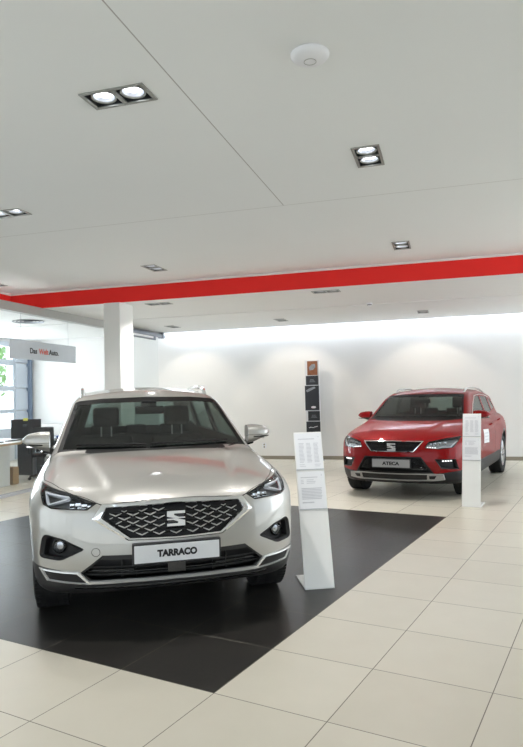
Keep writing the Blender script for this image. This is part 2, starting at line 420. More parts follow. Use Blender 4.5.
def mirror(b, parent, s, cfg, paint):
    """door mirror: cap, dark lower shell, foot and glass; s is the side"""
    x0, x1, u, z = cfg['x0'], cfg['x1'], cfg['u'], cfg['z']; hgt = cfg['h']
    bm = B(); rings = []
    for i in range(11):
        t = i / 10; x = x0 + (x1 - x0) * t
        up = hgt * (.54 * (1 - .62 * t ** 2.2) - .06 * (1 - t) ** 2); dn = hgt * (.56 * (1 - .80 * t ** 1.2) - .16 * max(0, .3 - t)); dp = .085 * (1 - .5 * t ** 3) + .01
        k = 1. if i < 9 else (.82 if i == 9 else .45)
        ring = []
        for j in range(24):
            a = 2 * math.pi * j / 24; ca, sa = math.cos(a), math.sin(a)
            y = -abs(ca) ** .7 * dp * k if ca < 0 else abs(ca) ** .5 * .055 * k
            zz = (abs(sa) ** .8) * (up if sa > 0 else -dn) * k
            ring.append(bm.verts.new((s * x, u + y + .03 * t, z + zz + .008 * t)))
        rings.append(ring)
    for a, c in zip(rings, rings[1:]):
        for j in range(24):
            bm.faces.new((a[j], a[(j + 1) % 24], c[(j + 1) % 24], c[j]))
    bm.faces.new(rings[0]); bm.faces.new(rings[-1][::-1])
    bmesh.ops.recalc_face_normals(bm, faces=bm.faces)
    low = bm.copy()
    zc = z - hgt * cfg.get('split', .16)
    bmesh.ops.bisect_plane(bm, geom=bm.verts[:] + bm.edges[:] + bm.faces[:], plane_co=(0, u, zc), plane_no=(0, .15, 1), clear_inner=True)
    bmesh.ops.holes_fill(bm, edges=[e for e in bm.edges if len(e.link_faces) == 1])
    bmesh.ops.bisect_plane(low, geom=low.verts[:] + low.edges[:] + low.faces[:], plane_co=(0, u, zc - .003), plane_no=(0, .15, 1), clear_outer=True)
    bmesh.ops.holes_fill(low, edges=[e for e in low.edges if len(e.link_faces) == 1])
    o = obj('door_mirror', bm, paint, parent, True)
    obj('mirror_base', low, cfg['low'], o, True)
    bm = B(); tube(bm, [(s * (x0 - .07), u + .03, z - hgt * .62), (s * (x0 - .01), u + .02, z - hgt * .5), (s * (x0 + .06), u, z - hgt * .36)], [.03, .026, .03], 10); obj('mirror_foot', bm, M['gloss_black'], o, True)
    bm = B(); box(bm, min(s * (x0 + .015), s * (x1 - .03)), max(s * (x0 + .015), s * (x1 - .03)), u + .058, u + .062, z - hgt * .3, z + hgt * .35); obj('mirror_glass', bm, M['chrome'], o)
    bm = B(); tube(bm, [(s * (x0 + .05), u - .083, zc - .004), (s * (x1 - .05), u - .06, zc - .004), (s * (x1 - .012), u - .01, zc - .002)], .005, 6); obj('indicator_strip', bm, M['gloss_black'], o, True)
    return o

def seat(parent, x, u, front=True, w=.52):
    bm = B(); box(bm, x - w / 2, x + w / 2, u - .5, u + .05, .42, .58, bev=.05, seg=3)
    s = obj('seat', bm, M['seat'], parent, True)
    bm = B(); box(bm, x - w / 2, x + w / 2, u - .02, u + .13, .52, 1.10, rot=(-.30, 0, 0), at=(x, u, .52), bev=.05, seg=3); obj('backrest', bm, M['seat'], s, True)
    bm = B(); box(bm, x - .13, x + .13, u + .18, u + .28, 1.165, 1.365, rot=(-.1, 0, 0), bev=.04, seg=3); obj('headrest', bm, M['seat'], s, True)
    bm = B()
    for d in (-.05, .05): tube(bm, [(x + d, u + .19, 1.02), (x + d, u + .215, 1.20)], .008, 8)
    obj('headrest_post', bm, M['satin'], s, True)
    return s

def s_badge(b, parent, c, w, h, m, y):
    """two-piece letter-like emblem, upper and lower hook split by a slanting gap"""
    up = [(-.5, .5), (.5, .5), (.5, .30), (-.10, .30), (-.10, .22), (.16, .10), (.5, .10), (.5, -.02), (.0, -.02), (-.5, .13)]
    x0, z0 = c
    for poly in (up, [(-p[0], -p[1]) for p in up]):
        pass
    bm = polyprism([(x0 + p[0] * w, z0 + p[1] * h) for p in up], 'y', y, y + .012)
    b2 = polyprism([(x0 - p[0] * w, z0 - p[1] * h) for p in up], 'y', y, y + .012)
    me = bpy.data.meshes.new('t'); b2.to_mesh(me); b2.free(); bm.from_mesh(me)
    return obj('badge', bm, m, parent, bevel=.002)

def build_car(cfg):
    b = Body(cfg['body']); P = cfg['body']; root = empty(cfg['name'], (*cfg['pose'][:2], 0), cfg['pose'][2], cfg['label'], 'car')
    paint = M[cfg['paint']]; h = cfg['res']
    sh = b.shell(0., -.028, h); ax = P['axle']; ax2 = ax + P['base']; R = cfg['R']; rear = P['rear']
    both = lambda poly: (poly, mirx(poly))
    # bonnet, as a lid of its own with a real gap
    hp = cfg['hood_outline']
    hood = boolean(sh.copy(), to_me(polyprism(inset(hp, .0035), 'z', .70, 1.3)), 'INTERSECT')
    body = boolean(sh, to_me(polyprism(hp, 'z', .70, 1.3)), 'DIFFERENCE')
    # dark lower bumper and sills
    lowp = cfg['lower_front']
    lower = boolean(body.copy(), to_me(polyprism(lowp, 'y', -.3, ax - .18)), 'INTERSECT')
    body = boolean(body, to_me(polyprism(lowp, 'y', -.3, ax - .18)), 'DIFFERENCE')
    sill = [(ax - .18, .1)]; asl = math.asin((cfg['sill'] - R) / (R + .085))
    for cc in (ax, ax2):
        for k in range(21):
            a = math.pi - asl + (2 * asl - math.pi) * k / 20; q = (cc + (R + .085) * math.cos(a), R + (R + .085) * math.sin(a))
            if q[0] > ax - .18: sill.append(q)
    sill += [(rear + .2, cfg['sill'] + .06), (rear + .2, .1)]
    sill_me = to_me(polyprism(sill, 'x', -1.2, 1.2))
    clad = boolean(body.copy(), sill_me.copy(), 'INTERSECT'); body = boolean(body, sill_me, 'DIFFERENCE')
    # openings
    arch = B()
    for cc in (ax, ax2):
        for s in (-1, 1):
            lathe(arch, [(R + .035, s * .52), (R + .035, s * 1.2)], (0, cc, R + .005), 'x', 48)
    bmesh.ops.recalc_face_normals(arch, faces=arch.faces); arch = to_me(arch)
    body = boolean(body, arch.copy(), 'DIFFERENCE'); clad = boolean(clad, arch.copy(), 'DIFFERENCE'); lower = boolean(lower, arch, 'DIFFERENCE')
    for poly in cfg['cuts']:
        for q in both(poly): body = boolean(body, to_me(polyprism(q, 'y', -.3, .85)), 'DIFFERENCE')
    body = boolean(body, to_me(polyprism(cfg['grille_in'], 'y', -.3, .3)), 'DIFFERENCE')
    lower = boolean(lower, to_me(polyprism(cfg['intake_in'], 'y', -.3, .5)), 'DIFFERENCE')
    wsp = cfg['windscreen']; body = boolean(body, to_me(polyprism(wsp, 'y', P['ws'][0] - .06, 2.9)), 'DIFFERENCE')
    body = boolean(body, to_me(polyprism(cfg['rear_window'], 'y', rear - 1.1, rear + .3)), 'DIFFERENCE')
    for s in (-1, 1):
        for w in cfg['side_windows']:
            body = boolean(body, to_me(polyprism(w, 'x', min(s * .3, s * 1.2), max(s * .3, s * 1.2))), 'DIFFERENCE')
    # doors
    doors = []
    for s in (-1, 1):
        for k, d in enumerate(cfg['doors']):
            lo, hi = min(s * .45, s * 1.2), max(s * .45, s * 1.2)
            doors.append((s, k, boolean(body.copy(), to_me(polyprism(inset(d, .003), 'x', lo, hi)), 'INTERSECT')))
            body = boolean(body, to_me(polyprism(d, 'x', lo, hi)), 'DIFFERENCE')
    tr = [paint, M['interior']]
    b.finish('body_shell', body, tr, root)
    b.finish('bonnet', hood, tr, root)
    b.finish('lower_bumper', lower, [M[cfg.get('lower_mat', 'grey_plastic')], M['black_plastic']], root)
    b.finish('wheel_arch_cladding', clad, [M['grey_plastic'], M['black_plastic']], root)
    for s, k, me in doors:
        d = b.finish('door', me, tr, root); hu, hz = cfg['handles'][k]
        view = 'right' if s > 0 else 'left'
        q = np.array([(hu - .09, hz), (hu - .05, hz + .004), (hu + .05, hz + .008), (hu + .09, hz + .008)])
        pts = b.lift(q, view, .03); pts[0] = b.lift(q[:1], view, -.005)[0]; pts[-1] = b.lift(q[-1:], view, -.005)[0]
        bm = B(); tube(bm, pts, [.012, .015, .015, .012], 8); obj('door_handle', bm, paint, d, True)
    # glass
    gl = b.shell(-.004, -.009, h * 1.15)
    def pane(name, prism, m):
        me = boolean(gl.copy(), to_me(prism), 'INTERSECT'); me.materials.clear(); me.materials.append(m)
        n = len(me.polygons); me.polygons.foreach_set('use_smooth', np.ones(n, bool))
        V = np.empty(len(me.vertices) * 3); me.vertices.foreach_get('co', V); VN = b.normal(V.reshape(-1, 3))
        no = np.empty(n * 3); me.polygons.foreach_get('normal', no); no = no.reshape(-1, 3)
        lv = np.empty(len(me.loops), np.int32); me.loops.foreach_get('vertex_index', lv); tot = np.empty(n, np.int32); me.polygons.foreach_get('loop_total', tot)
        lp = np.repeat(np.arange(n), tot); dt = (VN[lv] * no[lp]).sum(1)
        LN = np.where((np.abs(dt) > .6)[:, None], VN[lv] * np.sign(dt)[:, None], no[lp]); me.normals_split_custom_set(LN.tolist())
        return link(bpy.data.objects.new(name, me), root)
    wg = pane('windscreen', polyprism(inset(wsp, .001), 'y', P['ws'][0] - .06, 2.9), M['car_glass'])
    pane('rear_window', polyprism(inset(cfg['rear_window'], .001), 'y', rear - 1.1, rear + .3), M['side_glass'])
    for s in (-1, 1):
        for k, w in enumerate(cfg['side_windows']):
            pane('side_window', polyprism(inset(w, .001), 'x', min(s * .3, s * 1.2), max(s * .3, s * 1.2)), M[cfg.get('side_mat', 'side_glass')])
        # bright strip under/over the windows
        vw = 'right' if s > 0 else 'left'
        tl = cfg['dlo']; b.ring('window_trim', tl, inset(tl, cfg.get('trim_w', .014)), [(0, .0005), (.2, .005), (.8, .005), (1, .0005)], vw, M['chrome'] if cfg.get('dlo_chrome', True) else M['gloss_black'], root, n=5, closed=False)
    # black edge band printed round the windscreen and the scuttle below it
    inn = inset(wsp, .03); inn = [(x, z + .028 if z < 1.06 else z - .006) for x, z in inn]
    b.ring('windscreen_surround', wsp, inn, [(0, -.0035), (0, -.002), (1, -.002), (1, -.0035)], 'front', M['frit'], wg, n=8)
    # cabin
    dash = B(); y0 = P['ws'][0]
    box(dash, -.66, .66, y0 + .30, y0 + .78, .72, 1.0, bev=.06, seg=3); box(dash, .14, .56, y0 + .38, y0 + .70, .96, 1.06, bev=.04, seg=3)
    obj('dashboard', dash, M['interior'], root, True)
    sw = B(); cx, cy, cz = .36, y0 + .92, .93
    ring = [(cx + .18 * math.cos(a), cy + .07 * math.sin(a), cz + .165 * math.sin(a)) for a in [2 * math.pi * k / 28 for k in range(29)]]
    tube(sw, ring, .016, 8, cap=False)
    for a in (0, math.pi, -math.pi / 2): tube(sw, [(cx, cy, cz), (cx + .17 * math.cos(a), cy + .066 * math.sin(a), cz + .155 * math.sin(a))], .018, 6)
    box(sw, cx - .06, cx + .06, cy - .02, cy + .03, cz - .05, cz + .05, bev=.02); obj('steering_wheel', sw, M['interior'], root, True)
    for x in (-.36, .36): seat(root, x, y0 + 1.42)
    bm = B(); box(bm, -.64, .64, y0 + 2.0, y0 + 2.55, .40, .56, bev=.05, seg=3); rs = obj('rear_seat', bm, M['seat'], root, True)
    bm = B(); box(bm, -.64, .64, y0 + 2.5, y0 + 2.66, .5, 1.04, rot=(-.2, 0, 0), bev=.05, seg=3); obj('backrest', bm, M['seat'], rs, True)
    for x in (-.4, 0, .4):
        bm = B(); box(bm, x - .12, x + .12, y0 + 2.64, y0 + 2.73, 1.0, 1.14, bev=.035, seg=3); obj('headrest', bm, M['seat'], rs, True)
    mz, mu = cfg['inner_mirror']
    bm = B(); box(bm, -.125, .125, mu, mu + .035, mz - .035, mz + .035, bev=.015, seg=3); im = obj('interior_mirror', bm, M['interior'], root, True)
    top = b.project([(0., mz + .055)], 'front')[0]
    bm = B(); box(bm, -.07, .07, top[1] + .035, top[1] + .12, top[2] - .045, top[2] + .03, bev=.02); tube(bm, [(0, mu + .01, mz), (0, top[1] + .05, top[2])], .012, 8); obj('mirror_mount', bm, M['interior'], im, True)
    # wipers
    for x0, x1 in ((.60, -.05), (-.08, -.62)):
        q = np.linspace(0, 1, 8); zz = wsp[0][1] + .03
        q2 = np.stack([x0 + (x1 - x0) * q, zz + .012 + .004 * np.sin(q * 3)], 1)
        bm = B(); tube(bm, b.lift(q2, 'front', .012), .007, 6); obj('wiper', bm, M['black_plastic'], root, True)
    # wheels and their wells
    for cc in (ax, ax2):
        for s in (-1, 1):
            wheel(root, (s * cfg['track'], cc, R), s, R, cfg['tw'], R * .66)
            bm = B(); a0, a1 = math.radians(-12), math.radians(192); r0, r1 = R + .034, R + .028
            prof = []
            for k in range(25):
                a = a0 + (a1 - a0) * k / 24
                prof.append([bm.verts.new((s * x, cc + r * math.cos(a), R + .005 + r * math.sin(a))) for x, r in ((.50, r0), (.84, r0), (.84, r1), (.50, r1))])
            for p, q in zip(prof, prof[1:]):
                for j in range(4): bm.faces.new((p[j], p[(j + 1) % 4], q[(j + 1) % 4], q[j]))
            bm.faces.new(prof[0]); bm.faces.new(prof[-1][::-1])
            obj('wheel_well', bm, M['black_plastic'], root)
    bm = B(); box(bm, -.62, .62, ax - .45, ax - .06, .2, .66); box(bm, -.5, .5, ax - .06, rear - .4, .20, .28); obj('underbody', bm, M['interior'], root)
    # roof rails
    for s in (-1, 1):
        us = np.array(cfg['rail_u']); q = np.stack([s * (cfg['rail_v'] + 0 * us), us], 1); pts = b.lift(q, 'top', .0); hh = np.array(cfg['rail_h']); pts[:, 2] += hh
        rr = cfg.get('rail_r', .020); bm = B(); tube(bm, pts, [rr * .8] + [rr] * (len(us) - 2) + [rr * .8], 8); obj('roof_rail', bm, M[cfg.get('rail_mat', 'chrome')], root, True)
    # tail lamps, rear plate recess
    for q in both([(.46, .86), (.80, .85), (.79, .95), (.48, .95)]): b.patch('tail_lamp', q, 'back', .006, .02, M['tail'], root)
    cfg['face'](b, root, cfg)
    return root, b
TARRACO = dict(
    front_z=[(.1, .12), (.24, .10), (.30, .055), (.36, .03), (.45, .015), (.52, .012), (.6, .018), (.7, .028), (.78, .045), (.84, .075), (.92, .17), (1.05, .45), (1.7, .8)],
    c2=.28, c6=.42,
    side_z=[(.1, -.08), (.25, -.045), (.36, -.022), (.5, -.012), (.65, -.003), (.78, 0), (.86, -.01), (.92, -.028), (.97, -.05), (1.02, -.075), (1.08, -.115), (1.2, -.2), (1.7, -.4)],
    side_u=[(-.1, -.02), (.5, -.012), (.95, 0), (3.6, 0), (4.2, -.025), (4.8, -.07)],
    wmax=.912, hood=[(-.3, .70), (-.1, .78), (0, .82), (.05, .845), (.12, .873), (.3, .918), (.6, .968), (.9, 1.012), (1.17, 1.043), (1.5, 1.055), (3.5, 1.055), (4.9, 1.03)],
    crease=(.36, .20, .016), roof=[(1.6, 1.40), (1.92, 1.462), (2.2, 1.522), (2.6, 1.562), (3.1, 1.57), (3.8, 1.53), (4.3, 1.47), (4.9, 1.36)],
    ws=(1.16, 1.95, .43), glass=(.800, .353), rear=4.70, rear_slope=.75, axle=.92, base=2.79, top=1.56,
    under=[(-.1, .30), (.08, .285), (.3, .235), (.6, .22), (3.9, .24), (4.4, .30), (4.9, .42)])
ATECA = dict(
    front_z=[(.1, .16), (.22, .12), (.28, .06), (.36, .03), (.45, .015), (.52, .012), (.6, .02), (.7, .035), (.78, .06), (.84, .12), (.92, .26), (1.05, .5), (1.7, .8)],
    c2=.28, c6=.46,
    side_z=[(.1, -.08), (.25, -.045), (.36, -.022), (.5, -.012), (.65, -.003), (.78, 0), (.86, -.012), (.92, -.032), (.97, -.055), (1.02, -.085), (1.08, -.125), (1.2, -.2), (1.7, -.4)],
    side_u=[(-.1, -.02), (.5, -.012), (.95, 0), (3.3, 0), (3.9, -.03), (4.5, -.08)],
    wmax=.912, hood=[(-.3, .68), (-.1, .76), (0, .80), (.05, .822), (.12, .852), (.3, .905), (.6, .96), (.85, 1.0), (1.05, 1.03), (1.4, 1.045), (3.3, 1.05), (4.5, 1.03)],
    crease=(.36, .18, .014), roof=[(1.5, 1.38), (1.80, 1.435), (2.1, 1.485), (2.5, 1.507), (2.9, 1.505), (3.5, 1.46), (4.0, 1.40), (4.5, 1.30)],
    ws=(1.04, 1.94, .43), glass=(.765, .30), rear=4.34, rear_slope=.8, axle=.90, base=2.638, top=1.52,
    under=[(-.1, .235), (.08, .225), (.3, .21), (.6, .20), (3.6, .23), (4.1, .29), (4.6, .40)])
def inside(p, poly):
    r = False; n = len(poly)
    for i in range(n):
        (x0, y0), (x1, y1) = poly[i - 1], poly[i]
        if (y0 > p[1]) != (y1 > p[1]) and p[0] < x0 + (p[1] - y0) / (y1 - y0) * (x1 - x0): r = not r
    return r
def sub(b, q, view, off): return b.lift(np.array(q, float), view, off)
def number_plate(root, z, y, word, size, rot, fat=.003, sx=1.02, face='plate'):
    bm = B(); box(bm, -.268, .268, y, y + .04, z - .062, z + .062, bev=.004); o = obj('number_plate', bm, M['plate_rim'], root)
    bm = B(); box(bm, -.257, .257, y - .003, y + .01, z - .052, z + .052, bev=.001); obj('plate_face', bm, M[face], o)
    text_mesh('lettering', word, size, M['ink'], o, (0, y - .0045, z - .002), fat=fat, sx=sx)
    o.rotation_euler = rot
    return o
def module(b, root, v, z, w, h, off, m='chrome', nm='lamp_module'):
    """small projector: bezel box with a round lens on it"""
    p = sub(b, [(v, z)], 'front', off)[0]; bm = B(); x, y, zz = p
    box(bm, x - w / 2, x + w / 2, y, y + .03, zz - h / 2, zz + h / 2, bev=.004)
    o = obj(nm, bm, M[m], root, True)
    bm = B(); r = min(w, h) * .42; lathe(bm, [(.001, -.012), (r * .6, -.009), (r, 0), (r, .01), (.001, .01)], (x, y + .002, zz), 'y', 14); obj('lamp_lens', bm, M['lens'], o, True)
    return o

# ---- the silver one
def face_silver(b, root, cfg):
    gi, go = cfg['grille_in'], cfg['grille_out']
    b.patch('grille_backing', inset(gi, -.02), 'front', -.032, .008, M['black_plastic'], root)
    b.ring('grille_frame', go, inset(gi, .002), [(0, -.004), (.06, .010), (.35, .016), (.8, .012), (1, -.004), (1, -.022), (0, -.022)], 'front', M['chrome'], root, n=8)
    bm = B(); gp = inset(gi, .012); row = 0; z = .792
    while z > .60:
        x0 = 0 if row % 2 else .0515
        for k in range(-6, 7):
            x = x0 + k * .103
            if abs(x) < .062 and .64 < z < .785: continue
            q = [(x - .036, z + .0115), (x - .016, z + .003), (x, z - .004), (x + .016, z + .003), (x + .036, z + .0115)]
            q = [p for p in q if inside(p, gp)]
            if len(q) >= 2: tube(bm, sub(b, q, 'front', -.008), [.0022] + [.0044] * (len(q) - 2) + [.0022], 5)
        z -= .0235; row += 1
    obj('grille_mesh', bm, M['satin'], root, True)
    bm = B()
    for k in range(9):
        z = .785 - k * .022; q = [(x, z) for x in np.linspace(-.43, .43, 19) if inside((x, z), gp)]
        if len(q) > 2: tube(bm, sub(b, q, 'front', -.022), .004, 5)
    obj('grille_slats', bm, M['gloss_black'], root, True)
    y = float(sub(b, [(0, .71)], 'front', 0)[0][1])
    s_badge(b, root, (0, .711), .112, .094, M['chrome'], y - .012)
    bm = B(); box(bm, -.05, .05, y + .002, y + .03, .67, .752, bev=.004); obj('badge_base', bm, M['gloss_black'], root)
    number_plate(root, .517, -.012, 'TARRACO', .053, (0, 0, 0), .0032, .96)
    for s in (1, -1):
        S = lambda poly: [(s * p[0], p[1]) for p in poly]
        hl = cfg['headlight']
        b.patch('headlamp_housing', S(inset(hl, -.012)), 'front', -.055, .01, M['lamp_grey'], root)
        d = [(.800, .872), (.780, .804), (.772, .797), (.640, .842), (.632, .851), (.640, .858)]
        b.ring('daytime_light', S(d), S(inset(d, .009)), [(0, -.03), (.1, -.012), (.9, -.012), (1, -.03)], 'front', M['lamp_white'], root, n=4)
        b.patch('reflector', S(inset(d, .011)), 'front', -.034, .006, M['grey_plastic'], root)
        for v, z, w, hh in ((.515, .802, .030, .026), (.552, .808, .030, .030), (.590, .814, .030, .032), (.628, .812, .026, .026), (.570, .789, .05, .012), (.65, .789, .06, .010)):
            module(b, root, s * v, z, w * 1.12, hh * 1.12, -.030, 'chrome')
        b.ring('headlamp_bezel', S(hl), S(inset(hl, .008)), [(0, -.003), (.1, .001), (1, .001), (1, -.05), (0, -.05)], 'front', M['gloss_black'], root, n=5)
        b.patch('headlamp_cover', S(inset(hl, .004)), 'front', -.002, .003, M['lens'], root)
        fg = rounded(cfg['fog'], .02, 3)
        b.patch('fog_lamp_surround', S(inset(fg, -.012)), 'front', -.045, .01, M['black_plastic'], root)
        b.ring('fog_lamp_bezel', S(inset(fg, -.002)), S(inset(fg, .016)), [(0, -.004), (.15, .004), (1, -.012), (1, -.046), (0, -.046)], 'front', M['black_plastic'], root, n=2)
        p = sub(b, S([(.715, .558)]), 'front', -.04)[0]; n = b.normal(p[None])[0]; yaw = math.atan2(n[0], -n[1]) * .6
        bm = B(); lathe(bm, [(.0455, .012), (.047, -.016), (.040, -.022), (.036, -.012), (.001, .006), (.001, .012)], (0, 0, 0), 'y', 28)
        o = obj('fog_lamp', bm, M['gloss_black'], root, True); o.location = p; o.rotation_euler = (0, 0, yaw)
        bm = B(); lathe(bm, [(.001, -.008), (.02, -.006), (.034, -.002), (.034, .006), (.001, .008)], (0, 0, 0), 'y', 24); obj('reflector', bm, M['rim'], o, True)
        bm = B(); lathe(bm, [(.001, -.022), (.02, -.020), (.036, -.014), (.036, -.012), (.001, -.016)], (0, 0, 0), 'y', 24); obj('lamp_lens', bm, M['lens'], o, True)
        vn = cfg['vent']; fr = cfg['vent_out']
        b.ring('chrome_loop', S(fr), S(vn), [(0, -.002), (.15, .010), (.8, .012), (1, .0), (1, -.01), (0, -.01)], 'front', M['trim_bright'], root, n=8)
        b.patch('vent_insert', S(inset(vn, -.003)), 'front', .002, .006, M['black_plastic'], root)
    # bright strip along the foot of the intake
    b.ring('chrome_strip', [(-.52, .356), (-.30, .364), (0, .368), (.30, .364), (.52, .356)], [(-.50, .338), (-.30, .346), (0, .350), (.30, .346), (.50, .338)], [(0, -.002), (.15, .012), (.85, .012), (1, -.002)], 'front', M['trim_bright'], root, n=6, closed=False)
    # lower lip line
    b.ring('bumper_lip', [(-.60, .318), (-.3, .322), (0, .325), (.3, .322), (.60, .318)], [(-.60, .300), (-.3, .304), (0, .307), (.3, .304), (.60, .300)], [(0, -.002), (.2, .008), (.8, .008), (1, -.002)], 'front', M['gloss_black'], root, n=6, closed=False)
    ii = cfg['intake_in']
    b.patch('intake_backing', inset(ii, -.012), 'front', -.055, .01, M['black_plastic'], root)
    for z, r in ((.435, .0045), (.412, .009), (.388, .0045)):
        w = .43 + (.508 - z) * 1.15; bm = B(); tube(bm, sub(b, [(x, z) for x in np.linspace(-w, w, 17)], 'front', -.02), r, 6); obj('intake_bar', bm, M['gloss_black'] if r > .006 else M['grey_plastic'], root, True)
    bm = B(); box(bm, -.055, .055, .03, .06, .385, .465, bev=.006); obj('radar_sensor', bm, M['gloss_black'], root)
    for v in (-.33, -.24, .24, .33):
        bm = B(); p = sub(b, [(v, .43)], 'front', -.035)[0]; box(bm, p[0] - .006, p[0] + .006, p[1], p[1] + .02, .37, .49); obj('intake_strut', bm, M['black_plastic'], root)
    b.patch('intake_top_panel', [(-.425, .508), (.425, .508), (.455, .484), (-.455, .484)], 'front', -.004, .02, M['grey_plastic'], root)
    # towing-eye cap on the left of the picture: a thin ring
    c = (-.478, .531); n = 24
    ro = [(c[0] + .026 * math.cos(2 * math.pi * k / n), c[1] + .026 * math.sin(2 * math.pi * k / n)) for k in range(n)]
    b.ring('towing_eye_cap', ro, inset(ro, .0035), [(0, -.001), (.2, .0012), (.8, .0012), (1, -.001)], 'front', M['grey_plastic'], root, n=1)

SILVER = dict(name='car', label='silver SUV parked diagonally on the dark tile square, nearest car', pose=(-1.606, 3.55, .546), body=TARRACO, paint='silver', res=.026, R=.352, tw=.235, track=.768,
    hood_outline=None, sill=.34, lower_mat='grey_plastic',
    lower_front=[(-1.1, .1), (1.1, .1), (1.1, .425), (.815, .42), (.57, .407), (.440, .512), (-.440, .512), (-.57, .407), (-.815, .42), (-1.1, .425)],
    headlight=[(.467, .815), (.525, .776), (.745, .778), (.796, .795), (.822, .850), (.826, .900), (.627, .866)],
    fog=[(.541, .548), (.665, .603), (.778, .624), (.800, .600), (.818, .492), (.80, .476), (.684, .474)],
    grille_in=[(-.436, .734), (-.407, .786), (0, .798), (.407, .786), (.436, .734), (.272, .612), (0, .606), (-.272, .612)],
    grille_out=[(-.499, .726), (-.438, .805), (0, .824), (.438, .805), (.499, .726), (.288, .595), (0, .590), (-.288, .595)],
    intake_in=[(-.436, .500), (.436, .500), (.556, .402), (.50, .358), (0, .371), (-.5, .358), (-.556, .402)],
    vent=[(.590, .400), (.793, .401), (.756, .352), (.528, .345)], vent_out=[(.570, .411), (.818, .413), (.768, .341), (.500, .336)],
    windscreen=[(-.765, 1.036), (.765, 1.036), (.641, 1.425), (.60, 1.438), (.40, 1.455), (0, 1.463), (-.40, 1.455), (-.60, 1.438), (-.641, 1.425)],
    rear_window=[(-.60, 1.10), (.60, 1.10), (.50, 1.40), (-.50, 1.40)],
    side_windows=[[(1.72, 1.075), (2.70, 1.085), (2.70, 1.42), (2.40, 1.405), (2.08, 1.27)], [(2.82, 1.085), (3.60, 1.10), (3.58, 1.40), (2.82, 1.42)], [(3.74, 1.105), (4.15, 1.15), (3.98, 1.34), (3.74, 1.39)]],
    dlo=[(1.66, 1.06), (2.06, 1.285), (2.38, 1.425), (2.8, 1.445), (3.6, 1.425), (4.02, 1.365)],
    doors=[[(1.50, .36), (2.755, .36), (2.755, 1.455), (2.34, 1.452), (1.98, 1.30), (1.60, 1.05), (1.48, .8)], [(2.77, .36), (3.25, .36), (3.31, .62), (3.48, .80), (3.62, .87), (3.68, 1.0), (3.66, 1.445), (2.77, 1.455)]],
    handles=[(2.55, .90), (3.46, .92)], inner_mirror=(1.345, 1.80), mirror=dict(x0=.835, x1=1.052, u=1.64, z=1.112, h=.165, low=M['silver'], split=.12),
    rail_u=[2.30, 2.40, 2.52, 2.8, 3.2, 3.7, 3.95, 4.05], rail_v=.585, rail_h=[-.012, .028, .042, .046, .046, .042, .024, -.012], face=face_silver)
ho = [(0, .078), (.25, .088), (.43, .112), (.475, .140), (.63, .272), (.70, .40), (.812, .70), (.828, .95), (.806, 1.37), (.74, 1.375), (.40, 1.222), (0, 1.152)]
SILVER['hood_outline'] = ho + [(-p[0], p[1]) for p in ho[-2:0:-1]]
SILVER['cuts'] = [SILVER['headlight'], rounded(SILVER['fog'], .02, 3)]

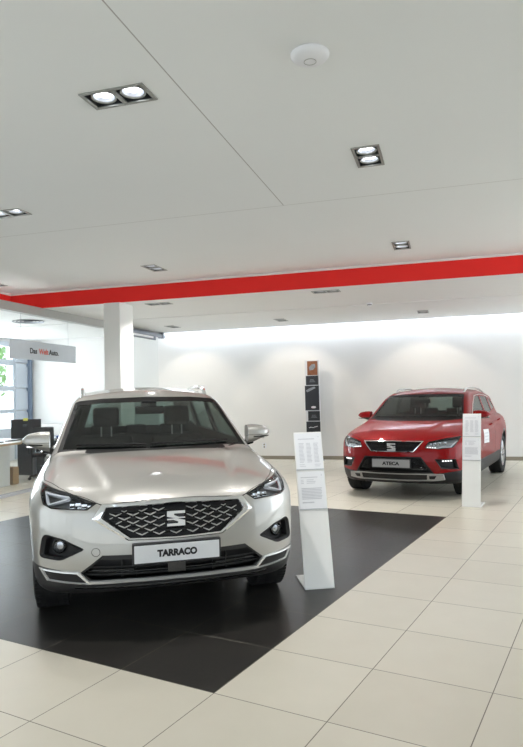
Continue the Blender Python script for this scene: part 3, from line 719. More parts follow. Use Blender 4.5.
# ---- the red one
def face_red(b, root, cfg):
    gi, go = cfg['grille_in'], cfg['grille_out']
    b.patch('grille_backing', inset(gi, -.015), 'front', -.03, .008, M['black_plastic'], root)
    b.ring('grille_frame', go, inset(gi, .001), [(0, -.003), (.1, .008), (.8, .010), (1, -.003), (1, -.02), (0, -.02)], 'front', M['chrome'], root, n=6)
    bm = B(); gp = inset(gi, .006); row = 0; z = .775
    while z > .66:
        for k in range(-12, 13):
            x = k * .036 + (row % 2) * .018; r = .0155
            q = [(x + r * math.cos(math.pi * j / 3), z + r * math.sin(math.pi * j / 3)) for j in range(7)]
            if all(inside(p, gp) for p in q): tube(bm, sub(b, q, 'front', -.012), .0028, 4, cap=False)
        z -= .027; row += 1
    obj('grille_mesh', bm, M['gloss_black'], root, True)
    y = float(sub(b, [(0, .715)], 'front', 0)[0][1])
    s_badge(b, root, (0.0, .715), .118, .10, M['chrome'], y - .016)
    bm = B(); box(bm, -.052, .052, y - .004, y + .03, .672, .758, bev=.004); obj('badge_base', bm, M['gloss_black'], root)
    number_plate(root, .500, -.014, 'ATECA', .060, (0, 0, 0), .0028, 1.2, 'plate_dim')
    for s in (1, -1):
        S = lambda poly: [(s * p[0], p[1]) for p in poly]
        hl = cfg['headlight']
        b.patch('headlamp_housing', S(inset(hl, -.01)), 'front', -.05, .01, M['lamp_grey'], root)
        d = [(.47, .714), (.60, .700), (.69, .735), (.79, .80), (.80, .815), (.62, .79)]
        b.ring('daytime_light', S([(.455, .712), (.575, .700), (.640, .722), (.735, .716), (.795, .792)]), S([(.457, .701), (.58, .690), (.645, .710), (.742, .702), (.807, .790)]), [(0, -.02), (.1, -.008), (.9, -.008), (1, -.02)], 'front', M['lamp_white'], root, n=3, closed=False)
        for v, z, w, hh in ((.50, .752, .04, .034), (.555, .762, .04, .036), (.61, .770, .042, .038), (.67, .772, .05, .036)): module(b, root, s * v, z, w, hh, -.026)
        for v in (.47, .50, .53, .56):
            p = sub(b, S([(v, .712 - (v - .47) * .08)]), 'front', -.006)[0]; bm = B(); box(bm, p[0] - .010, p[0] + .010, p[1] - .002, p[1] + .008, p[2] - .006, p[2] + .006, bev=.002); obj('led', bm, M['led'], root)
        b.ring('headlamp_bezel', S(hl), S(inset(hl, .007)), [(0, -.003), (.1, .001), (1, .001), (1, -.04), (0, -.04)], 'front', M['gloss_black'], root, n=5)
        b.patch('headlamp_cover', S(inset(hl, .004)), 'front', -.002, .003, M['lens'], root)
        fg = cfg['fog']
        b.patch('fog_lamp_surround', S(inset(fg, -.01)), 'front', -.04, .01, M['black_plastic'], root)
        b.ring('fog_lamp_bezel', S(inset(fg, -.002)), S(inset(fg, .012)), [(0, -.004), (.15, .003), (1, -.010), (1, -.04), (0, -.04)], 'front', M['black_plastic'], root, n=4)
        for v in (.655, .685, .715, .745):
            p = sub(b, S([(v, .529)]), 'front', -.018)[0]; bm = B(); box(bm, p[0] - .011, p[0] + .011, p[1] - .002, p[1] + .012, p[2] - .008, p[2] + .008, bev=.002); obj('led', bm, M['led'], root)
    ii = cfg['intake_in']
    b.patch('intake_backing', inset(ii, -.01), 'front', -.05, .01, M['black_plastic'], root)
    bm = B(); gp = inset(ii, .006); row = 0; z = .575
    while z > .40:
        for k in range(-14, 15):
            x = k * .038 + (row % 2) * .019; r = .0165
            q = [(x + r * math.cos(math.pi * j / 3), z + r * math.sin(math.pi * j / 3)) for j in range(7)]
            if all(inside(p, gp) for p in q): tube(bm, sub(b, q, 'front', -.014), .003, 4, cap=False)
        z -= .0285; row += 1
    obj('intake_mesh', bm, M['gloss_black'], root, True)
    b.ring('skid_plate', [(-.655, .358), (-.5, .368), (.5, .368), (.655, .358), (.665, .285), (.50, .272), (-.50, .272), (-.665, .285)], [(-.45, .354), (-.44, .355), (.44, .355), (.45, .354), (.44, .284), (.43, .283), (-.43, .283), (-.44, .284)],
           [(0, -.004), (.08, .014), (.9, .014), (1, -.002), (1, -.012), (0, -.012)], 'front', M['skid'], root, n=6)
    b.patch('skid_slot', [(-.46, .356), (.46, .356), (.45, .283), (-.45, .283)], 'front', .001, .006, M['black_plastic'], root)
    for s in (1, -1):
        b.patch('skid_vent', [(s * .475, .34), (s * .56, .34), (s * .535, .30), (s * .475, .30)], 'front', .0165, .006, M['black_plastic'], root)
    o = b.patch('window_sheet', [(1.64, .655), (2.06, .640), (2.06, .845), (1.66, .86)], 'right', .003, .002, M['plate'], root); o['label'] = 'white paper sheet on the door'
    for k in range(3):
        z = .80 - k * .05; b.patch('printed_lines', [(1.70, z - .01), (2.0, z - .018), (2.0, z), (1.70, z + .008)], 'right', .0045, .001, M['grey_ink'], o)

RED = dict(name='car', label='red SUV parked on the pale tiles in front of the back wall', pose=(-.756, 8.609, -.2294), body=ATECA, paint='red', res=.030, R=.345, tw=.225, track=.77,
    hood_outline=None, sill=.44, lower_mat='black_plastic',
    lower_front=[(-1.1, .1), (1.1, .1), (1.1, .40), (.84, .395), (.545, .362), (.390, .588), (-.390, .588), (-.545, .362), (-.84, .395), (-1.1, .40)],
    headlight=[(.47, .781), (.432, .702), (.60, .684), (.762, .700), (.808, .775), (.822, .840), (.64, .818)],
    fog=[(.555, .556), (.785, .552), (.815, .412), (.628, .430)],
    grille_in=[(-.392, .778), (0, .782), (.392, .778), (.285, .662), (-.285, .662)], grille_out=[(-.418, .789), (0, .794), (.418, .789), (.292, .648), (-.292, .648)],
    intake_in=[(-.372, .572), (.372, .572), (.502, .385), (-.502, .385)],
    windscreen=[(-.715, 1.022), (.715, 1.022), (.594, 1.385), (.56, 1.398), (.3, 1.405), (0, 1.408), (-.3, 1.405), (-.56, 1.398), (-.594, 1.385)],
    rear_window=[(-.57, 1.08), (.57, 1.08), (.48, 1.34), (-.48, 1.34)],
    side_windows=[[(1.62, 1.06), (2.58, 1.065), (2.58, 1.36), (2.28, 1.35), (1.96, 1.23)], [(2.70, 1.065), (3.34, 1.09), (3.29, 1.33), (2.70, 1.36)], [(3.50, 1.10), (3.84, 1.15), (3.66, 1.28), (3.46, 1.31)]],
    dlo=[(1.55, 1.045), (1.92, 1.24), (2.24, 1.37), (2.66, 1.388), (3.3, 1.36), (3.72, 1.30)],
    doors=[[(1.40, .41), (2.62, .41), (2.64, 1.395), (2.2, 1.39), (1.86, 1.26), (1.53, 1.03), (1.38, .8)], [(2.65, .41), (3.06, .41), (3.12, .62), (3.29, .80), (3.42, .87), (3.44, 1.05), (3.38, 1.39), (2.655, 1.395)]],
    handles=[(2.36, .90), (3.20, .935)], inner_mirror=(1.30, 1.66), mirror=dict(x0=.80, x1=1.03, u=1.53, z=1.078, h=.15, low=M['gloss_black'], split=.22),
    rail_u=[2.05, 2.15, 2.27, 2.55, 2.9, 3.35, 3.6, 3.7], rail_v=.555, rail_h=[-.012, .024, .038, .042, .042, .038, .022, -.012], face=face_red, rail_r=.014, rail_mat='satin', trim_w=.009, side_mat='tinted_side')
ho = [(0, .098), (.25, .108), (.42, .134), (.475, .158), (.62, .290), (.70, .385), (.812, .56), (.826, .85), (.776, 1.245), (.69, 1.230), (.40, 1.100), (0, 1.030)]
RED['hood_outline'] = ho + [(-p[0], p[1]) for p in ho[-2:0:-1]]
RED['cuts'] = [RED['headlight'], RED['fog']]
for cfg in (SILVER, RED):
    root, b = build_car(cfg)
    for s in (-1, 1): mirror(b, root, s, cfg['mirror'], M[cfg['paint']])
# ------------------------------------------------------------------ the showroom
A = np.array([0.97402, -0.22648]); Bv = np.array([0.22648, 0.97402]); T0 = np.array([-1.7284, 3.0636]); TS = .6
def floor_mat():
    m = bpy.data.materials.new('floor_tiles'); m.use_nodes = True; nt = m.node_tree; N = nt.nodes; L = nt.links; b = N['Principled BSDF']
    tc = N.new('ShaderNodeTexCoord')
    def math_(op, a, c=None, c2=None):
        n = N.new('ShaderNodeMath'); n.operation = op
        for i, v in enumerate((a, c, c2)):
            if v is None: continue
            if isinstance(v, (int, float)): n.inputs[i].default_value = v
            else: L.new(v, n.inputs[i])
        return n.outputs[0]
    sb = N.new('ShaderNodeVectorMath'); sb.operation = 'SUBTRACT'; L.new(tc.outputs['Object'], sb.inputs[0]); sb.inputs[1].default_value = (T0[0], T0[1], 0)
    co = []
    for ax in (A, Bv):
        d = N.new('ShaderNodeVectorMath'); d.operation = 'DOT_PRODUCT'; L.new(sb.outputs[0], d.inputs[0]); d.inputs[1].default_value = (ax[0] / TS, ax[1] / TS, 0); co.append(d.outputs['Value'])
    fl = [math_('FLOOR', c) for c in co]; fr = [math_('FRACT', c) for c in co]
    dist = [math_('MINIMUM', f, math_('SUBTRACT', 1., f)) for f in fr]
    dm = math_('MINIMUM', dist[0], dist[1]); grout = math_('LESS_THAN', dm, .0042)
    dark = math_('MULTIPLY', math_('MULTIPLY', math_('GREATER_THAN', co[0], -7.), math_('LESS_THAN', co[0], 1.)), math_('MULTIPLY', math_('GREATER_THAN', co[1], 0.), math_('LESS_THAN', co[1], 8.)))
    cb = N.new('ShaderNodeCombineXYZ'); L.new(fl[0], cb.inputs[0]); L.new(fl[1], cb.inputs[1])
    wn = N.new('ShaderNodeTexWhiteNoise'); wn.noise_dimensions = '2D'; L.new(cb.outputs[0], wn.inputs['Vector'])
    ns = N.new('ShaderNodeTexNoise'); ns.inputs['Scale'].default_value = 5.; ns.inputs['Detail'].default_value = 6; L.new(tc.outputs['Object'], ns.inputs['Vector'])
    n2 = N.new('ShaderNodeTexNoise'); n2.inputs['Scale'].default_value = 38.; n2.inputs['Detail'].default_value = 4; L.new(tc.outputs['Object'], n2.inputs['Vector'])
    def mix(f, a, c):
        n = N.new('ShaderNodeMixRGB')
        for i, v in ((0, f), (1, a), (2, c)):
            if isinstance(v, tuple): n.inputs[i].default_value = (*v, 1)
            else: L.new(v, n.inputs[i])
        return n.outputs[0]
    var = math_('MULTIPLY_ADD', wn.outputs['Value'], .45, math_('MULTIPLY', ns.outputs['Fac'], .55))
    pale = mix(var, (.56, .52, .43), (.65, .61, .515)); black = mix(math_('MULTIPLY_ADD', n2.outputs['Fac'], .6, math_('MULTIPLY', var, .4)), (.008, .0075, .007), (.056, .052, .047))
    base = mix(dark, pale, black); gcol = mix(dark, (.20, .18, .15), (.17, .155, .13))
    L.new(mix(grout, base, gcol), b.inputs['Base Color'])
    r = math_('MULTIPLY_ADD', n2.outputs['Fac'], .12, .26); L.new(math_('MAXIMUM', r, math_('MULTIPLY', grout, .8)), b.inputs['Roughness'])
    L.new(math_('MULTIPLY_ADD', dark, -.22, .5), b.inputs['Specular IOR Level'])
    bp = N.new('ShaderNodeBump'); bp.inputs['Strength'].default_value = .35; bp.inputs['Distance'].default_value = .002
    L.new(math_('SUBTRACT', 1., grout), bp.inputs['Height']); L.new(bp.outputs[0], b.inputs['Normal'])
    return m
def ceiling_mat():
    """smooth plaster with two board joints, as on the real ceiling"""
    m = mat('ceiling_paint', (.85, .87, .87), .8, noise=.012, nscale=1.2); nt = m.node_tree; N = nt.nodes; L = nt.links; b = N['Principled BSDF']
    src = b.inputs['Base Color'].links[0].from_socket; tc = N.new('ShaderNodeTexCoord'); sp = N.new('ShaderNodeSeparateXYZ'); L.new(tc.outputs['Object'], sp.inputs[0])
    def near(s, v, w):
        n = N.new('ShaderNodeMath'); n.operation = 'COMPARE'; L.new(s, n.inputs[0]); n.inputs[1].default_value = v; n.inputs[2].default_value = w; return n.outputs[0]
    j1 = near(sp.outputs[0], -1.45, .004); j2 = near(sp.outputs[1], 5.82, .007)
    lt = N.new('ShaderNodeMath'); lt.operation = 'LESS_THAN'; L.new(sp.outputs[1], lt.inputs[0]); lt.inputs[1].default_value = 5.82
    ml = N.new('ShaderNodeMath'); ml.operation = 'MULTIPLY'; L.new(j1, ml.inputs[0]); L.new(lt.outputs[0], ml.inputs[1])
    m1 = N.new('ShaderNodeMixRGB'); L.new(ml.outputs[0], m1.inputs[0]); L.new(src, m1.inputs[1]); m1.inputs[2].default_value = (.46, .45, .44, 1)
    m2 = N.new('ShaderNodeMixRGB'); L.new(j2, m2.inputs[0]); L.new(m1.outputs[0], m2.inputs[1]); m2.inputs[2].default_value = (.68, .69, .68, 1)
    L.new(m2.outputs[0], b.inputs['Base Color'])
    return m
def struct(name, bm, m, parent=None, **k):
    o = obj(name, bm, m, parent, **k)
    if parent is None: o['kind'] = 'structure'
    return o
XL, XR, YF, YB = -10.3, 6.4, -4.2, 13.82
HM, HS = 3.27, 3.0
bm = B(); box(bm, XL - .2, XR + .2, YF - .2, YB + .2, -.15, 0); struct('floor', bm, floor_mat())
DL = [(-1.84, 3.345, 0, HM, 'twin downlight nearest the camera, left of the long ceiling joint'), (-.525, 4.835, 1, HM, 'twin downlight set lengthwise, between the round disc and the red band'),
      (-.485, 7.94, 1, HM, 'small twin downlight close above the red band, on the right'), (-4.03, 5.10, 0, HM, 'twin downlight cut off by the left edge of the photo'),
      (-3.875, 7.98, 1, HM, 'twin downlight close above the red band, over the silver car'), (-6.66, 8.1, 1, HM, 'twin downlight at the left edge just above the corner of the red band'),
      (-4.5, 9.42, 0, HS, 'twin downlight under the red band beside the white column'), (-1.71, 9.38, 0, HS, 'twin downlight under the red band, left of the red car'),
      (-5.66, 12.5, 1, HS, 'far twin downlight near the back wall, just right of the column'), (-3.22, 12.46, 1, HS, 'far twin downlight near the back wall, above the brochure rack'), (-.40, 12.47, 1, HS, 'far twin downlight near the back wall, above the red car')]
def holes(me, H):
    for x, y, o, z, l in DL:
        if z != H: continue
        w, d = (.195, .092) if o == 0 else (.092, .195)
        c = B(); box(c, x - w, x + w, y - d, y + d, z - .05, z + .13); me = boolean(me, to_me(c), 'DIFFERENCE')
    return me
def struct_me(name, me, m):
    me.materials.clear(); me.materials.append(m); o = bpy.data.objects.new(name, me); link(o); o['kind'] = 'structure'; return o
BX = -7.05; BY = 9.0
bm = B(); box(bm, BX, XR + .2, YF - .2, BY, HM, HM + .25); struct_me('ceiling', holes(to_me(bm), HM), ceiling_mat())
bm = B(); box(bm, XL - .2, XR + .2, BY + .02, 11.05, HS, HS + .2); struct_me('ceiling_soffit', holes(to_me(bm), HS), M['soffit'])
bm = B(); box(bm, XL - .2, XR + .2, 11.05, 13.66, HS - .012, HS + .2); struct_me('ceiling_soffit', holes(to_me(bm), HS), M['soffit'])
bm = B(); box(bm, XL - .2, BX - .02, YF - .2, BY + .02, HS, HS + .2); struct('ceiling_soffit', bm, M['soffit'])
bm = B(); box(bm, BX - .02, XR + .2, BY, BY + .02, HS - .002, HM - .03); box(bm, BX - .02, BX, YF - .2, BY, HS - .002, HM - .03); struct('trim_red_band', bm, M['band_red'])
bm = B(); box(bm, BX, XR + .2, BY - .03, BY + .02, HM - .03, HM - .002); box(bm, BX - .02, BX + .03, YF - .2, BY - .03, HM - .03, HM - .002); struct('trim_band_lip', bm, M['lip'])
bm = B(); box(bm, XL - .2, XR + .2, 13.66, 13.675, HS - .018, HS + .16); struct('trim_cove_edge', bm, M['lip'])
bm = B(); box(bm, XL - .2, XR + .2, 13.66, YB, HS + .16, HS + .2); struct('trim_cove_top', bm, M['lip'])
bm = B(); box(bm, -6.4, XR, 13.70, 13.735, HS + .10, HS + .115); struct('trim_cove_led', bm, emit_mat('cove_led', (.72, .83, 1.), 23.))
bm = B(); box(bm, XL - .2, XR + .2, YB, YB + .2, 0, HS + .3); struct('wall_back', bm, M['wall'])
bm = B(); box(bm, XL, XR, YB - .014, YB, 0, .078); struct('baseboard_back', bm, M['skirting'])
bm = B(); box(bm, -5.275, -4.985, 8.985, 9.43, 0, HS, bev=.006); struct('wall_column', bm, M['column'])
# glazed fronts behind and to the right of the camera: frames with panes
def glazing(name, p0, p1, n, zb=0.):
    p0 = Vector(p0); p1 = Vector(p1); d = (p1 - p0) / n; bm = B(); r = .035
    along_x = abs(d.x) > abs(d.y)
    for i in range(n + 1):
        p = p0 + d * i; box(bm, p.x - r, p.x + r, p.y - r, p.y + r, zb, HM)
    lo = Vector((min(p0.x, p1.x), min(p0.y, p1.y), 0)); hi = Vector((max(p0.x, p1.x), max(p0.y, p1.y), 0))
    for z in (zb, 2.3, HM - .08):
        box(bm, lo.x - r, hi.x + r, lo.y - r, hi.y + r, z, z + .08)
    o = struct(name, bm, M['window_frame'])
    for i in range(n):
        a = p0 + d * i; c = p0 + d * (i + 1); bm = B()
        if along_x: box(bm, min(a.x, c.x) + r, max(a.x, c.x) - r, a.y - .004, a.y + .004, zb + .08, 2.3); box(bm, min(a.x, c.x) + r, max(a.x, c.x) - r, a.y - .004, a.y + .004, 2.38, HM - .08)
        else: box(bm, a.x - .004, a.x + .004, min(a.y, c.y) + r, max(a.y, c.y) - r, zb + .08, 2.3); box(bm, a.x - .004, a.x + .004, min(a.y, c.y) + r, max(a.y, c.y) - r, 2.38, HM - .08)
        obj('glass_pane', bm, M['pane'], o)
    return o
glazing('window_front', (-6.5, YF, 0), (XR, YF, 0), 6)
glazing('window_side', (-6.5, YF + .1, 0), (-6.5, 2.95, 0), 4)
glazing('window_right', (XR, 3.5, 0), (XR, 13.7, 0), 7)
bm = B(); box(bm, XR, XR + .2, 13.74, YB, 0, HS + .2); box(bm, XR, XR + .2, YF, 3.45, 0, HM); struct('wall_right', bm, M['wall'])
# office behind the glass on the left
bm = B(); box(bm, XL - .2, XL, YF, 8.6, 0, HS); box(bm, XL - .2, XL, 8.6, 13.82, 0, .5); box(bm, XL - .2, XL, 8.6, 13.82, 2.9, HS); box(bm, XL - .2, XL, 13.20, 13.82, .5, 2.9); struct('wall_left', bm, M['office_wall'])
bm = B(); box(bm, XL - .2, -6.5, YF - .2, YF, 0, HS); struct('wall_front', bm, M['office_wall'])
w = B()
for z0, z1 in ((.5, .80), (1.17, 1.26), (1.71, 1.83), (2.34, 2.48), (2.80, 2.92)): box(w, XL - .06, XL + .03, 8.6, 13.22, z0, z1)
for y in (8.63, 10.1, 11.6, 13.19): box(w, XL - .06, XL + .035, y - .03, y + .03, .5, 2.9)
wo = struct('window_left', w, M['window_frame'])
for y0, y1 in ((8.66, 10.07), (10.13, 11.57), (11.63, 13.16)):
    for z0, z1 in ((.80, 1.17), (1.26, 1.71), (1.83, 2.34), (2.48, 2.80)):
        bm = B(); box(bm, XL - .03, XL - .02, y0, y1, z0, z1); obj('glass_pane', bm, M['pane'], wo)
bm = B()
for z0, z1 in ((.03, .62), (.64, 1.21), (1.23, 1.77), (1.79, 2.40), (2.42, 2.95)): box(bm, XL, XL + .05, 13.23, 13.72, z0, z1, bev=.006)
struct('wall_left_panel', bm, M['window_frame'])
bm = B(); box(bm, XL + .05, XL + .13, 13.70, 13.79, 0, 2.8, bev=.008)
for z in (1.2, 1.75, 2.37): box(bm, XL + .03, XL + .16, 13.66, 13.70, z - .04, z + .04, bev=.006)
struct('trim_door_track', bm, M['track'])
bm = B(); box(bm, -6.56, -6.44, 3.0, 11.05, 2.86, HS - .001); box(bm, -6.54, -6.46, 11.05, 13.55, 2.90, HS - .013); struct('trim_partition_header', bm, M['header'])
bm = B(); tube(bm, [(-6.40, 11.2, 2.905), (-6.40, 13.52, 2.905)], .045, 12); tube(bm, [(-6.40, 13.50, 2.905), (-6.40, 13.58, 2.905)], .062, 14); box(bm, -6.47, -6.33, 13.46, 13.52, 2.85, 2.985)
tube(bm, [(-6.42, 11.2, 2.80), (-6.42, 13.2, 2.80)], .02, 8); box(bm, -6.44, -6.40, 13.16, 13.2, 2.79, 2.9); struct('trim_sliding_rail', bm, M['rail'])
bm = B(); box(bm, -6.54, -6.46, 3.0, 13.5, 0, .045); struct('trim_partition_sill', bm, M['acrylic'])
pn = None
for y0, y1 in ((3.0, 6.4), (6.41, 9.79), (9.80, 11.7), (11.71, 13.5)):
    bm = B(); box(bm, -6.505, -6.495, y0, y1, .045, 2.86)
    if pn is None: pn = struct('wall_glass', bm, M['office_glass'])
    else: obj('glass_pane', bm, M['office_glass'], pn)

def place_sign():
    bm = B(); box(bm, -6.482, -6.470, 8.22, 10.03, 2.12, 2.425, bev=.002)
    o = obj('hanging_sign', bm, M['film']); tag(o, 'long grey sign with dark and red lettering on the office glass', 'sign')
    for s, y, m in (('Das', 8.71, M['ink']), ('Welt', 8.95, M['red_ink']), ('Auto.', 9.225, M['ink'])):
        text_mesh('lettering', s, .122, m, o, (-6.468, y, 2.265), rot=(math.pi / 2, 0, math.pi / 2), align='LEFT', fat=.003)
    bm = B()
    for y in (8.5, 9.8): tube(bm, [(-6.476, y, 2.42), (-6.476, y, 2.86)], .002, 5)
    obj('wire', bm, M['rail'], o)
place_sign()

# ------------------------------------------------------------------ downlights
def downlight(name):
    r = bpy.data.objects.new(name, None); link(r)
    W, D = .21, .105
    bm = B()
    for x0, x1, y0, y1 in ((-W, W, -D, -D + .020), (-W, W, D - .020, D), (-W, -W + .022, -D + .02, D - .02), (W - .022, W, -D + .02, D - .02)): box(bm, x0, x1, y0, y1, -.008, .0)
    box(bm, -.013, .013, -D + .02, D - .02, -.006, .004)
    obj('frame', bm, M['steel'], r)
    bm = B(); w, d = W - .019, D - .017
    for x0, x1, y0, y1 in ((-w, w, -d, -d + .003), (-w, w, d - .003, d), (-w, -w + .003, -d, d), (w - .003, w, -d, d)): box(bm, x0, x1, y0, y1, 0, .12)
    box(bm, -w, w, -d, d, .117, .12); obj('housing', bm, M['lamp_can'], r)
    for s in (-1, 1):
        c = (s * .098, 0, 0)
        bm = B(); lathe(bm, [(.068, .008), (.076, .004), (.078, .02), (.070, .09), (.060, .09), (.062, .03)], c, 'z', 32, closed=True); l = obj('lamp', bm, M['steel'], r, True)
        bm = B(); lathe(bm, [(.064, .012), (.050, .045), (.030, .065), (.029, .066), (.049, .047), (.0635, .016)], c, 'z', 32, closed=True); obj('reflector', bm, M['reflector'], l, True)
        bm = B(); lathe(bm, [(.001, .030), (.050, .030), (.050, .036), (.001, .036)], c, 'z', 28); obj('bulb', bm, M['bulb'], l)
    return r
def copy_tree(o, parent=None):
    c = o.copy(); COL.objects.link(c); c.parent = parent
    for ch in list(o.children): copy_tree(ch, c)
    return c
d0 = downlight('downlight')
for i, (x, y, o, z, lab) in enumerate(DL):
    d = d0 if i == 0 else copy_tree(d0)
    d.location = (x, y, z - (.012 if y > 11.05 else 0)); d.rotation_euler = (0, 0, o * math.pi / 2); tag(d, lab, 'downlight', 'twin ceiling downlights')
bm = B(); lathe(bm, [(.001, -.046), (.03, -.045), (.034, -.0445), (.060, -.041), (.09, -.030), (.103, -.014), (.104, -.004), (.098, 0), (.001, 0)], (0, 0, 0), 'z', 48)
ap = obj('wireless_access_point', bm, M['plastic_white'], None, True); ap.location = (-.645, 3.255, HM); tag(ap, 'round white disc fixed to the ceiling, upper right of the middle', 'access point')
bm = B(); lathe(bm, [(.031, -.0445), (.0335, -.0445), (.0335, -.0465), (.031, -.0465)], (0, 0, 0), 'z', 40, closed=True); obj('status_ring', bm, M['steel'], ap, True)
bm = B(); lathe(bm, [(.001, -.055), (.03, -.053), (.036, -.045), (.036, -.028), (.052, -.024), (.055, 0), (.001, 0)], (0, 0, 0), 'z', 28)
sd = obj('smoke_detector', bm, M['plastic_white'], None, True); sd.location = (-1.24, 10.9, HS); tag(sd, 'small white smoke detector under the lower ceiling above the red car', 'smoke detector')
bm = B(); lathe(bm, [(.0365, -.030), (.039, -.030), (.039, -.042), (.0365, -.042)], (0, 0, 0), 'z', 28, closed=True); obj('sensor_grille', bm, M['grey_plastic'], sd, True)

# ------------------------------------------------------------------ price stands
def lines(bm, x0, x1, z0, z1, n, y, h=.0022, rag=.25):
    for k in range(n):
        z = z1 - (z1 - z0) * k / max(1, n - 1); box(bm, x0, x0 + (x1 - x0) * (1 - rag * random.random()), y, y + .0006, z - h, z + h)
def price_stand(loc, rz, label, lean=.305, H=1.145):
    r = empty('price_stand', loc, rz, label, 'price stand', 'white price stands beside the cars')
    L = math.hypot(lean, H); t = math.atan2(lean, H); W = .225
    bm = B(); box(bm, 0, W, 0, .36, 0, .012, bev=.002); obj('foot_plate', bm, M['white_metal'], r)
    bm = B(); box(bm, 0, W, 0, .010, 0, L, bev=.002); p = obj('board', bm, M['white_metal'], r); p.rotation_euler = (-t, 0, 0); p.location = (0, 0, .004)
    for z0, z1, three in ((L - .295, L - .012, True), (L - .60, L - .315, False)):
        bm = B(); box(bm, .008, W - .006, -.004, -.0005, z0, z1, bev=.001); s = obj('printed_sheet', bm, M['paper'], p)
        b2 = B(); y = -.0052; zt = z1 - .045
        box(b2, W - .032, W - .026, y, y + .0006, z1 - .034, z1 - .026)
        lines(b2, .030, W - .06, zt, zt, 1, y, .003, .05)
        if three:
            for x in (.034, .094, .152): lines(b2, x, x + .042, z0 + .055, zt - .035, 15, y, .0022)
            for x in (.03, .15): lines(b2, x, x + .05, z0 + .022, z0 + .035, 2, y, .0018)
        else:
            lines(b2, .03, .055, zt - .045, zt - .02, 3, y); lines(b2, .075, .15, zt - .045, zt - .02, 3, y)
            lines(b2, .03, W - .03, z0 + .075, zt - .085, 8, y, .003, .08); lines(b2, .03, W - .1, z0 + .045, z0 + .05, 2, y)
        obj('printed_lines', b2, M['grey_ink'], s)
        b3 = B(); box(b3, .003, W - .003, -.008, 0, z0 - .006, z0 - .001); obj('sheet_holder', b3, M['acrylic'], p)
    return r
price_stand((-1.059, 4.605, 0), math.radians(24.5), 'leaning white price stand on the dark tiles beside the silver car')
price_stand((.125, 8.30, 0), math.radians(-11), 'white price stand on the pale tiles in front of the red car')

# ------------------------------------------------------------------ brochure rack on the back wall
bm = B(); box(bm, -2.965, -2.655, 13.42, 13.50, 0, 2.19, bev=.004)
rk = obj('brochure_rack', bm, M['brochure_white']); tag(rk, 'tall narrow brochure rack standing against the back wall', 'rack')
bm = B(); box(bm, -3.0, -2.62, 13.42, 13.62, 0, .02, bev=.004); obj('foot_plate', bm, M['acrylic'], rk)
bro = [(-2.905, -2.685, 1.865, 2.170, 'orange_print', 'brochure with an orange cover, topmost on the wall rack'), (-2.94, -2.672, 1.652, 1.850, 'glossy_dark', 'dark brochure with small print, second from the top of the rack'),
       (-2.968, -2.662, 1.105, 1.635, 'glossy_dark', 'tall dark poster with a pale oval, in the middle of the rack'), (-2.912, -2.655, .878, 1.085, 'glossy_dark', 'dark brochure just below the tall poster on the rack'), (-2.955, -2.650, .60, .86, 'glossy_dark', 'black brochure with white script, lowest in view on the rack')]
for i, (x0, x1, z0, z1, mm, lab) in enumerate(bro):
    bm = B(); box(bm, x0, x1, 13.3935, 13.4195, z0, z1, bev=.002); o = obj('brochure', bm, M[mm]); tag(o, lab, 'brochure', 'brochures on the wall rack')
    bm = B(); box(bm, x0, x1, 13.392, 13.421, z0 - .012, z0 - .0005); obj('ledge', bm, M['acrylic'], rk)
    bm = B(); xm = (x0 + x1) / 2; zm = (z0 + z1) / 2
    if i == 0:
        q = [(xm - .06, zm - .05), (xm + .02, zm - .04), (xm + .07, zm + .02), (xm + .06, zm + .09), (xm - .01, zm + .08), (xm - .07, zm + .02)]; b2 = polyprism(q, 'y', 13.391, 13.394); obj('cover_picture', b2, M['brochure_grey'], o)
    elif i == 2:
        b2 = polyprism([(xm + .055 * math.cos(a) + .03, z0 + .065 + .025 * math.sin(a)) for a in [2 * math.pi * k / 20 for k in range(20)]], 'y', 13.391, 13.394); obj('oval_mark', b2, M['brochure_white'], o)
        b2 = polyprism([(x0 + .02, z1 - .10), (x0 + .09, z1 - .06), (x0 + .20, z1 - .02), (x0 + .24, z1 - .05), (x0 + .12, z1 - .11), (x0 + .05, z1 - .14)], 'y', 13.391, 13.394); obj('cover_picture', b2, M['brochure_grey'], o)
    elif i == 4:
        tube(bm, [(x0 + .06, 13.392, zm - .005), (x0 + .10, 13.394, zm + .012), (x0 + .14, 13.394, zm), (x0 + .20, 13.394, zm + .016), (x0 + .25, 13.394, zm + .03)], .006, 5); obj('script_mark', bm, M['brochure_white'], o)
    else:
        for k in range(3): box(bm, xm - .06 + .01 * k, xm + .07 - .015 * k, 13.3915, 13.394, zm - .035 + k * .024, zm - .027 + k * .024)
        obj('printed_lines', bm, M['brochure_grey'], o)

# socket low on the back wall
bm = B(); box(bm, -4.085, -3.995, YB - .012, YB, .245, .365, bev=.003); so = obj('wall_socket', bm, M['plastic_white']); tag(so, 'white double socket low on the back wall behind the silver car mirror', 'socket')
bm = B()
for z in (.278, .332): lathe(bm, [(.001, -.0135), (.020, -.0135), (.020, -.011), (.001, -.011)], (-4.04, YB, z), 'y', 16)
obj('socket_insert', bm, M['skirting'], so)

